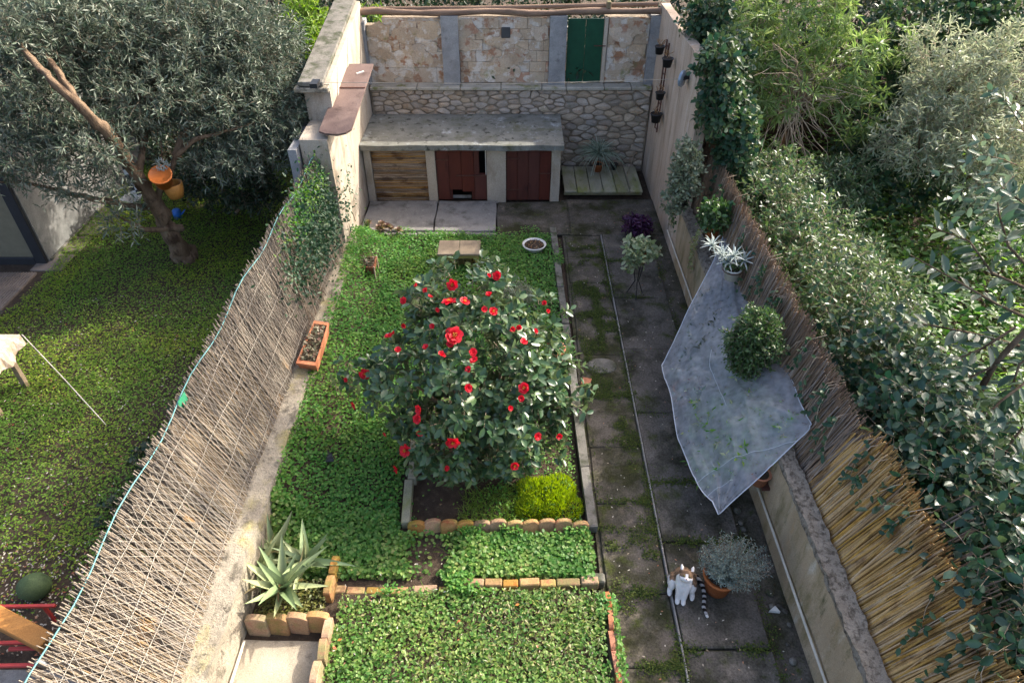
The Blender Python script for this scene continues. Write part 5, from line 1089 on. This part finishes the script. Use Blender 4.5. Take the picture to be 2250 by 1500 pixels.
sprays(s, [(p.x, p.y, p.z+.35, .2, .25, .2), (p.x, p.y+.05, p.z+.62, .2, .24, .22), (p.x-.05, p.y, p.z+.85, .15, .2, .15), (p.x-.1, p.y, p.z+.1, .16, .2, .2)], 420, 6, leafmat('grey_green_leaf', [(.12, .16, .085), (.19, .22, .13), (.26, .28, .18), (.10, .13, .07)], .2), .06, .55, .16, 'oval', .4); hang(s, p, .11)
Q = [[p+Vector((0, RN.gauss(0, .05), .16)), p+Vector((-.08, RN.gauss(0, .08), .0)), p+Vector((-.08, RN.gauss(0, .10), -.4))] for k in range(6)]; tubes('trailing_stem', np.array(Q), .005, .003, m_twigp, s, 3)
LPp = np.array([np.array(q[1])*(1-f)+np.array(q[2])*f for q in Q for f in NR.random(12)]); n = len(LPp); leaves('trailing_leaves', LPp, rnd3(n), rnd3(n), .05, .03, L_box, s)
p = Vector((2.56, 5.60, .94)); s = potted('topiary_plant', 'round clipped dark green bush in a cream pot on the low ochre wall', 'topiary', p, P_CRM, .12)
MB().tube([p+Vector((0, 0, .12)), p+Vector((-.02, 0, .35))], .018, 6).build('stem', m_bark, s)
sprays(s, [(p.x, p.y-.02, p.z+.40, .25, .25, .22), (p.x+.03, p.y+.03, p.z+.64, .20, .22, .20), (p.x-.06, p.y-.08, p.z+.26, .17, .17, .14), (p.x-.13, p.y, p.z+.5, .14, .14, .16), (p.x+.13, p.y-.1, p.z+.5, .14, .14, .12)], 900, 8, L_box, .05, .40, .16, 'diamond', .5)
O, U = in_blobs(34, [(p.x, p.y, p.z+.48, .2, .2, .26)], .8); LP, LD, LN, TW = twigs(O, U+np.array([0, 0, .3]), .17, 9, .1, .6, .1, .3, .5); leaves('shoots', LP, LD, LN, .045, .018, L_box, s); tubes('shoot_stem', TW, .003, .002, m_twig, s, 3)
# rosemary in a terracotta pot
p = Vector((1.95, 3.55, .05)); s = potted('potted_plant', 'grey green rosemary bush in a terracotta pot standing beside the cat', 'potted plant', p, P_TER, .155)
sprays(s, [(p.x+.10, p.y+.03, .48, .34, .30, .22)], 300, 22, L_rose, .034, .17, .3, 'diamond', .5, droop=.1, spread=.7, org=(p.x+.02, p.y, .24))

# ================================================================== FLEECE cover and what stands under it
A, B_, Cc, D_, E_, F_ = gz(1588, 522, 1.28), gz(1453, 803, .46), gz(1578, 1130, .46), gz(1782, 930, 1.22), gz(1708, 770, 1.15), gz(1645, 640, 1.15)
left = [A, gz(1527, 655, .9), gz(1478, 755, .62), B_, gz(1468, 850, .48), gz(1490, 965, .46), gz(1530, 1060, .44), Cc]
right = [gz(1612, 530, 1.28), F_, E_, gz(1740, 840, 1.2), D_, gz(1776, 945, 1.18), gz(1690, 1030, .86), Cc+Vector((.02, .01, 0))]
def poly_at(pts, t):
    f = t*(len(pts)-1); i = min(len(pts)-2, int(f)); return pts[i].lerp(pts[i+1], f-i)
nu, nv = 50, 90; V = []
for j in range(nv+1):
    v = j/nv; a, b = poly_at(left, v), poly_at(right, v)
    for i in range(nu+1):
        u = i/nu; q = a.lerp(b, u)+Vector((.03*mnoise.noise(Vector((v*9, u*2, 3))), .025*mnoise.noise(Vector((v*8, u*2, 9))), 0)); bul = math.sin(math.pi*u)*math.sin(math.pi*min(1, v*1.1))
        h = .10*bul+.07*mnoise.noise(Vector((u*3.1, v*5.3, 1)))*(.3+bul)+.022*mnoise.noise(Vector((u*8, v*13, 4)))+.012*mnoise.noise(Vector((u*19, v*26, 7)))
        fold = mnoise.noise(Vector((u*2.2+v*1.5, v*1.7, 11))); h += .028*(1-abs(mnoise.noise(Vector((u*5+v*3, v*2.2-u*1.5, 21)))*2))**3*.6+.02*abs(math.sin(u*13+5*fold))**6
        for cv, cw in ((.80, .012), (.905, .008), (.45, .01)): h += .016*math.exp(-((v+.10*(u-.5)-cv)/cw)**2)
        V.append((q.x, q.y, q.z+h))
idx = np.arange(nu*nv); r_, c_ = idx//nu, idx % nu; a_ = r_*(nu+1)+c_
m, nd, lk, b = nodes('fleece'); b.inputs['Base Color'].default_value = (.66, .70, .77, 1); b.inputs['Roughness'].default_value = .6
tr_ = nd.new('ShaderNodeBsdfTransparent'); tl = nd.new('ShaderNodeBsdfTranslucent'); tl.inputs[0].default_value = (.6, .63, .68, 1)
m1 = nd.new('ShaderNodeMixShader'); m1.inputs[0].default_value = .45; lk.new(b.outputs[0], m1.inputs[1]); lk.new(tl.outputs[0], m1.inputs[2])
m2 = nd.new('ShaderNodeMixShader'); no_ = nd.new('ShaderNodeTexNoise'); no_.inputs['Scale'].default_value = 14; no_.inputs['Detail'].default_value = 5; geo = nd.new('ShaderNodeNewGeometry'); lk.new(geo.outputs['Position'], no_.inputs['Vector'])
mr = nd.new('ShaderNodeMapRange'); mr.inputs[1].default_value = .3; mr.inputs[2].default_value = .7; mr.inputs[3].default_value = .30; mr.inputs[4].default_value = .52; lk.new(no_.outputs['Fac'], mr.inputs[0])
lk.new(mr.outputs[0], m2.inputs[0]); lk.new(tr_.outputs[0], m2.inputs[1]); lk.new(m1.outputs[0], m2.inputs[2]); lk.new(m2.outputs[0], nd['Material Output'].inputs[0])
fc = thing('fleece_cover', 'thin translucent white fleece sheet draped over pots by the low ochre wall', 'cover', (2.3, 5.8, .5))
off = wloc(fc); o = link('sheet', arr_mesh('sheet', np.array(V)-np.array(off), np.stack([a_, a_+1, a_+nu+2, a_+nu+1], 1), m, True), fc)
VG = np.array(V).reshape(nv+1, nu+1, 3)
def g_(u, v):
    j, i = min(nv-1, int(v*nv)), min(nu-1, int(u*nu)); fj, fi = v*nv-j, u*nu-i
    return Vector((VG[j, i]*(1-fi)+VG[j, i+1]*fi)*(1-fj)+(VG[j+1, i]*(1-fi)+VG[j+1, i+1]*fi)*fj)+Vector((0, 0, .003))
for pa, pb in (((0, .86), (1, .76)), ((0, .93), (.55, .88)), ((.40, .35), (.42, .62))):
    MB().tube([g_(pa[0]+(pb[0]-pa[0])*t, pa[1]+(pb[1]-pa[1])*t) for t in np.linspace(0, 1, 26)], .0026, 4).build('crease', plain('crease_white', (.50, .53, .58), .6), fc)
hem = [Vector(V[j*(nu+1)]) for j in range(nv+1)]+[Vector(V[j*(nu+1)+nu]) for j in range(nv, -1, -1)]
MB().tube(hem, .005, 5).build('hem', plain('hem', (.50, .53, .58), .6), fc)
for (x, y, r, z0, mat, lab, cols) in ((2.25, 5.05, .14, .05, P_TER, 'terracotta pot of green leaves under the middle of the fleece', L_vari), (2.12, 6.1, .14, .05, P_TER, 'pot with red flowers under the left edge of the fleece', L_rose), (2.32, 6.75, .15, .05, P_BLK, 'dark shrub in a black pot under the upper part of the fleece', L_dark), (2.20, 4.85, .13, .05, P_ORA, 'orange pot under the near corner of the fleece', L_clov)):
    s = potted('potted_plant', lab, 'potted plant', (x, y, z0), mat, r, 'pots under the fleece')
    vv = np.array(V).reshape(nv+1, nu+1, 3); cand = vv[4:-10, 8:-6].reshape(-1, 3); cand = cand[np.hypot((cand[:, 0]-x)*.8, cand[:, 1]-y) < .58]; cand = cand[cand[:, 1] > 4.5]; O = cand[NR.integers(0, len(cand), 260)]-np.column_stack([0*np.zeros(260), np.zeros(260), NR.uniform(.05, .22, 260)])
    LP, LD, LN, TW = twigs(O, np.array([0, 0, .2])+rnd3(260), .10, 6, .2, .6, .1, .3, .5); LP[:, 2] -= .03; leaves('foliage', LP, LD, LN, NR.uniform(.05, .10, len(LP)), .03, cols, s); tubes('twig', TW, .004, .002, m_twigp, s, 3)
    for k in range(6): e = Vector(O[k*7]); MB().tube([Vector((x, y, z0+r)), Vector((x, y, z0+r)).lerp(e, .6)+Vector((0, 0, .08)), e], .008, 5).build('branch', m_twigp, s)
    if 'red' in lab:
        for k in range(7): place('flower', FM[1], s, (x+.02+RN.gauss(0, .06), y-.2+RN.gauss(0, .16), .40), quat=Vector((0, -.4, 1)).to_track_quat('Z', 'Y'), scale=(.07,)*3)
p = gx(1668, 1052, 2.50); s = potted('flower_pot', 'terracotta pot fixed to the ochre wall peeping out below the fleece', 'pot', (p.x, p.y, p.z-.05), P_TER, .10); MB().beam((2.52, p.y, p.z-.06), (2.62, p.y, p.z-.06), .18, .03).build('bracket', m_iron, s)
hp = gz(1580, 1016, .52); props(MB().tube([hp+Vector((.085*math.cos(a), .085*math.sin(a), .01+.012*math.sin(a))) for a in np.linspace(0, 6.283, 21)], .006, 5).build('wire_hoop', m_white), 'white hoop lying under the near part of the fleece', 'hoop')

# ================================================================== CAT
def ell(bm, c, r, seg=16, rot=None):
    M = Matrix.Translation(c) @ (rot.to_matrix().to_4x4() if rot else Matrix()) @ Matrix.Diagonal((*r, 1)); bmesh.ops.create_uvsphere(bm, u_segments=seg, v_segments=10, radius=1, matrix=M)
def chain(bm, pts, rs, steps=6):
    for (a, ra), (b, rb_) in zip(zip(pts, rs), zip(pts[1:], rs[1:])):
        for k in range(steps+1): t = k/steps; ell(bm, Vector(a).lerp(Vector(b), t), (ra+(rb_-ra)*t,)*3, 10)
bm = bmesh.new()
ell(bm, (0, .09, .10), (.098, .10, .10)); ell(bm, (0, .045, .16), (.082, .075, .10)); ell(bm, (0, .0, .19), (.074, .065, .09)); ell(bm, (0, -.012, .265), (.052, .05, .055)); ell(bm, (0, -.032, .135), (.056, .045, .075))
HC = Vector((0, -.035, .325)); HR = Matrix.Rotation(rad(-42), 3, 'X')          # the head is raised towards the window
hd = lambda x, y, z: HC+HR @ Vector((x, y, z))
ell(bm, HC, (.060, .056, .054)); ell(bm, hd(0, -.050, -.016), (.027, .022, .019)); ell(bm, hd(.028, -.026, -.014), (.029, .028, .025)); ell(bm, hd(-.028, -.026, -.014), (.029, .028, .025))
for s in (-1, 1):
    chain(bm, [hd(s*.036, .008, .032), hd(s*.044, .006, .060), hd(s*.050, .004, .092)], [.027, .018, .005], 5)
    chain(bm, [(s*.034, -.03, .18), (s*.028, -.058, .10), (s*.025, -.075, .022)], [.038, .029, .024]); ell(bm, (s*.026, -.100, .018), (.023, .036, .018))
    ell(bm, (s*.086, .055, .075), (.044, .085, .075)); ell(bm, (s*.098, -.015, .020), (.025, .058, .020))
chain(bm, [(.04, .17, .06), (.13, .18, .03), (.19, .10, .022), (.205, .0, .020), (.20, -.10, .020), (.235, -.185, .020)], [.026, .022, .020, .020, .019, .014], 10)
me = bpy.data.meshes.new('cat_rough'); bm.to_mesh(me); bm.free()
tmp = link('cat_rough', me); rm = tmp.modifiers.new('r', 'REMESH'); rm.mode = 'VOXEL'; rm.voxel_size = .0055; sm_ = tmp.modifiers.new('s', 'SMOOTH'); sm_.factor = .5; sm_.iterations = 6
bpy.context.view_layer.update(); dg = bpy.context.evaluated_depsgraph_get(); cat_me = bpy.data.meshes.new_from_object(tmp.evaluated_get(dg)); bpy.data.objects.remove(tmp)
cat_me.name = 'cat'; n = len(cat_me.vertices); co = np.empty(n*3); cat_me.vertices.foreach_get('co', co); co = co.reshape(-1, 3); col = np.empty((n, 4)); col[:, 3] = 1
WHT, BRN, DRK = np.array([.66, .63, .59]), np.array([.24, .15, .09]), np.array([.035, .028, .025])
for i, (x, y, z_) in enumerate(co):
    tail = x > .128 and z_ < .055 and not (x < .13 and y < .06)
    if tail:
        s_ = (y+.2)*2*math.pi/.052; c = DRK*.4 if math.sin(s_) > -.1 else WHT*.5
        if y < -.178: c = WHT*.9
    else:
        stripe = .5+.5*math.sin(y*120+x*40+6*mnoise.noise(Vector((x, y, z_))*14)); tab = BRN*(1-.55*stripe)+DRK*.4*stripe
        lv = HR.transposed() @ (Vector((x, y, z_))-HC); head = lv.length < .125 and z_ > .262
        if head: white = (lv.y < -.012 and lv.z < -.002) or (abs(lv.x) < .012 and lv.y < -.01 and lv.z < .03) or (lv.z > .05 and lv.y < .004 and abs(abs(lv.x)-.045) < .012)
        else: white = y < .015+.02*mnoise.noise(Vector((x*30, z_*20, 1))) or z_ < .03 or (x < -.05 and z_ < .12 and y < .08) or (abs(x) < .07 and y < .03)
        c = WHT if white else tab
    col[i, :3] = c
at = cat_me.color_attributes.new('coat', 'FLOAT_COLOR', 'POINT'); at.data.foreach_set('color', col.ravel())
cm, nd, lk, b = nodes('cat_fur'); an_ = nd.new('ShaderNodeAttribute'); an_.attribute_name = 'coat'; lk.new(an_.outputs['Color'], b.inputs['Base Color']); b.inputs['Roughness'].default_value = .9; b.inputs['Specular IOR Level'].default_value = .1
nz = nd.new('ShaderNodeTexNoise'); nz.inputs['Scale'].default_value = 260; bp = nd.new('ShaderNodeBump'); bp.inputs['Strength'].default_value = .35; bp.inputs['Distance'].default_value = .004; lk.new(nz.outputs['Fac'], bp.inputs['Height']); lk.new(bp.outputs[0], b.inputs['Normal'])
cat_me.materials.clear(); cat_me.materials.append(cm); cat_me.polygons.foreach_set('use_smooth', np.ones(len(cat_me.polygons), dtype=bool))
ct = props(link('cat', cat_me), 'white and brown tabby cat with a ringed tail sitting on the path', 'cat'); ct.location = (1.60, 3.50, .05); ct.rotation_euler = (0, 0, rad(-14)); ct.scale = (1.06,)*3
eye = MB(); eye.lathe([(0, .0075), (.005, .006), (.0075, 0), (.005, -.006), (0, -.0075)], n=10)
eme = eye.mesh('eye', plain('cat_eye', (.16, .15, .03), .15)); pup = MB().lathe([(0, .0045), (.003, .0035), (.0045, 0), (.003, -.0035), (0, -.0045)], n=8).mesh('pupil', plain('pupil', (.005, .005, .005), .2))
for s in (-1, 1):
    e_ = link('eye', eme, ct); e_.location = hd(s*.024, -.048, .010); e_.rotation_euler = (rad(-42), 0, 0); p_ = link('pupil', pup, e_); p_.location = (0, -.0045, 0)
no_ = link('nose', MB().lathe([(0, .005), (.006, .003), (.003, -.005), (0, -.006)], n=8).mesh('nose', plain('nose_pink', (.42, .18, .16), .5)), ct); no_.location = hd(0, -.071, -.010)

# ================================================================== the left neighbour's things
hs = thing('outbuilding', 'grey rendered outbuilding corner with a dark framed glazed door at the left edge', 'building', (-9, 11, 0))
MB().box(-13, -7.44, 9.32, 14.4, -.02, 2.15).build('walls', m_house, hs); MB().box(-13.1, -7.36, 9.22, 14.5, 2.152, 2.24, .01).build('roof', m_house, hs); MB().box(-7.436, -7.40, 9.33, 14.4, 0, .07, .005).build('plinth', m_kerb, hs)
dr = MB(); dr.box(-7.62, -7.45, 9.25, 9.317, 0, 2.0, .008); fd_ = dr.build('door_frame', m_frame, hs); MB().box(-9.6, -7.622, 9.25, 9.317, 0, .13, .008).build('sill', m_frame, hs)
MB().box(-9.6, -7.622, 9.25, 9.317, 1.88, 2.0, .008).build('head_frame', m_frame, hs)
MB().box(-9.6, -7.625, 9.285, 9.31, .132, 1.878).build('pane', plain('dusty_glass', (.16, .145, .10), .35, .5), hs)
pv = thing('paving', None, None, (-8, 8.7, 0)); pv['kind'] = 'structure'
m_tile = surf('ribbed_tile', [(.15, .115, .09), (.24, .19, .15)], 5, .85, .3, 40, rand=.15)
for (x, y) in [(x, y) for y in (8.25, 8.75) for x in (-9.2, -8.7, -8.2, -7.72)]+[(-7.38, 9.3), (-7.36, 9.85), (-7.3, 10.4), (-7.3, 10.9)]:
    t = MB().box(x-.245, x+.245, y-.245, y+.245, -.01, .03, .006).build('tile', m_tile, pv, loc=(x, y, .03))
    if y < 9:
        rmm = MB()
        for k in range(11): xx = x-.22+k*.044; rmm.box(xx-.012, xx+.012, y-.235, y+.235, .031, .040)
        rmm.build('ribs', m_tile, t, kind='stuff')
MB().prism([(-8.6, 7.62), (-7.7, 7.65), (-7.4, 7.8), (-7.42, 8.0), (-8.6, 8.0)], -.01, .03, .01).build('slab', m_path, pv, loc=(-8, 7.8, .03))
MB().box(-8, -3.3, .8, 2.78, -.02, .05, .01).build('concrete_step', m_pale, pv)
tb_ = thing('garden_table', 'wooden garden table whose corner shows at the left edge', 'table', (-6.9, 6.1, 0)); MB().box(-7.9, -6.12, 5.75, 6.50, .70, .735, .006).build('tabletop', m_wood, tb_)
for x, y in ((-6.22, 5.85), (-6.22, 6.4), (-7.8, 5.85), (-7.8, 6.4)): MB().box(x-.03, x+.03, y-.03, y+.03, 0, .70).build('leg', m_wood, tb_)
m_cloth = surf('marbled_cloth', [(.62, .58, .50), (.45, .33, .22), (.70, .66, .60)], 5, .7, .2, 30, stretch=(1, 3, 1))
tc = MB(); n = 12; vs = []
for (x0, x1, y0, y1) in ((-8.0, -6.06, 5.70, 6.55),):
    ring = [(x0, y0), (x1, y0), (x1, y1), (x0, y1)]; top = []
    for k in range(4):
        a, b = ring[k], ring[(k+1) % 4]
        for i in range(n): f = i/n; top.append((a[0]+(b[0]-a[0])*f, a[1]+(b[1]-a[1])*f))
    vs = [(x, y, .742) for x, y in top]+[(x+(.025 if x > -6.1 else 0)*math.sin(k*1.7), y+(-.03 if y < 5.9 else .02)*(1+math.sin(k*1.9))*.5, .56+.04*math.sin(k*.9)) for k, (x, y) in enumerate(top)]
    N_ = len(top); tc.add(vs, [tuple(range(N_))]+[(k, N_+k, N_+(k+1) % N_, (k+1) % N_) for k in range(N_)])
props(tc.build('tablecloth', m_cloth), 'marbled cream and brown cloth lying over the garden table', 'tablecloth')
p = Vector((-6.03, 6.55, .74)); q = gz(235, 935, .04); props(MB().tube([p, p.lerp(q, .5)+Vector((0, 0, .04)), q], .006, 5).build('cord', m_pipe), 'thin pale cord running from the table corner down to the lawn', 'cord')
p = gz(75, 1288, .14); gb = MB(); gb.lathe([(0, -.13), (.07, -.115), (.12, -.06), (.145, 0), (.13, .065), (.08, .11), (.0, .135)], (p.x, p.y, .13), 22, 1.05, .92)
props(gb.build('stone_ball', surf('green_ball', [(.045, .075, .028), (.075, .11, .045)], 6, .7, .4, 30, blot=[((.03, .05, .02), 4, .55, .65)])), 'round dark green mossy ball lying on the bare earth', 'ball')
rf = thing('metal_rack', 'red metal rails of a low rack at the lower left edge', 'rack', (-5, 3.1, 0))
for py, x0, x1, z_ in ((1333, -60, 122, .30), (1413, -60, 90, .12), (1425, 20, 100, .30), (1463, -60, 82, .30)):
    MB().beam(gz(x0, py, z_), gz(x1, py-3, z_), .03, .03, .004).build('rail', m_redf, rf)
for px, py in ((95, 1330), (85, 1424), (70, 1462)): a = gz(px, py, .28); MB().beam(a, (a.x, a.y, 0), .025, .025).build('leg', m_redf, rf)
wbm = thing('wooden_beam', 'orange brown wooden beam lying slantwise over the red rack', 'beam', tuple(gz(30, 1370, .4))); MB().beam(gz(-60, 1325, .50), gz(104, 1412, .40), .15, .10, .008).build('beam', m_oran, wbm)
q = in_poly(900, [(-5.6, 2.9), (-3.4, 2.9), (-3.6, 4.3), (-5.4, 4.0)]); a = NR.random(len(q))*6.28
leaves('leaf_litter', np.column_stack([q, .02+.03*NR.random(len(q))]), np.column_stack([np.cos(a), np.sin(a), 0*a]), np.array([0, 0, 1.])+rnd3(len(q))*.4, NR.uniform(.02, .045, len(q)), .015, L_fallen)
p = gy(355, 388, 8.9); hp_ = thing('hanging_pot', 'orange plastic pot hanging tilted in the olive tree', 'pot', p); place('pot', P_ORA, hp_, p+Vector((0, .02, -.12)), (rad(28), rad(10), 0), (.15, .15, .15)); MB().tube([p+Vector((.05, 0, .1)), p+Vector((.12, .08, .5))], .005, 4).build('wire', m_iron, hp_)
leaves('sprig', np.array([p])+np.array([.05, .0, .14])+rnd3(50)*.07, rnd3(50)+np.array([0, 0, .8]), rnd3(50), .09, .02, L_silver, hp_)
p = gy(372, 412, 9.1); hp_ = thing('basket', 'small orange woven basket behind the hanging orange pot', 'basket', p); MB().lathe([(0, 0), (.10, 0), (.13, .10), (.14, .22), (.125, .22), (.11, .04), (0, .03)], p+Vector((.06, 0, -.15)), 14).build('body', m_oran, hp_)
ck = thing('checkered_board', 'narrow black and white checkered board leaning in the shade behind the olive trunk', 'board', gy(285, 400, 9.75)); o0, o1 = gy(262, 350, 9.8), gy(290, 432, 9.7); ax = (o1-o0)/7; sdv = Vector((.085, 0, .02))
mw, mk = plain('white_square', (.6, .6, .58), .6), plain('black_square', (.02, .02, .025), .6)
for i in range(7):
    for j in range(2):
        a = o0+ax*i+sdv*(j*1.0); m = MB(); m.add([a, a+sdv, a+sdv+ax, a+ax, a+Vector((0, .02, 0)), a+sdv+Vector((0, .02, 0)), a+sdv+ax+Vector((0, .02, 0)), a+ax+Vector((0, .02, 0))], [(0, 3, 2, 1), (4, 5, 6, 7), (0, 1, 5, 4), (1, 2, 6, 5), (2, 3, 7, 6), (3, 0, 4, 7)]); m.build('square', mw if (i+j) % 2 == 0 else mk, ck, loc=a)
p = gy(290, 440, 9.6); bs = thing('basin', 'small white basin under the checkered board by the olive trunk', 'basin', p); MB().lathe([(0, 0), (.10, 0), (.16, .10), (.175, .13), (.16, .13), (.11, .03), (0, .02)], p+Vector((0, 0, -.08)), 20, .85, 1.2).build('bowl', m_white, bs)
p = gz(390, 472, .08); bt_ = thing('watering_can', 'small bright blue plastic can in the grass behind the olive trunk', 'can', (p.x, p.y, 0)); MB().lathe([(0, 0), (.07, 0), (.075, .14), (.05, .17), (0, .17)], (p.x, p.y, .02), 12).build('body', m_blue, bt_); MB().tube([(p.x+.07, p.y, .08), (p.x+.16, p.y, .18)], .012, 6).build('spout', m_blue, bt_)
a, b = gy(2132, 1478, 2.95), gy(2275, 1408, 3.25); props(MB().tube([a, a.lerp(b, .5)+Vector((0, 0, .02)), b], [.055, .06, .06], 10, bump=.3).build('log', m_bark), 'grey weathered pole lying across the climbing hedge at the lower right', 'pole')
p = gz(360, 905, .9); props(MB().add([fenceL(4.55, .98)+Vector(v) for v in ((-.03, -.07, -.05), (-.01, .09, -.03), (.0, .07, .10), (-.02, -.05, .08))], [(0, 1, 2, 3)]).build('plastic_scrap', plain('green_plastic', (.04, .25, .13), .5)), 'scrap of bright green plastic tied to the top of the grey fence', 'scrap'); bpy.data.objects['plastic_scrap'].modifiers.new('thick', 'SOLIDIFY').thickness = .004
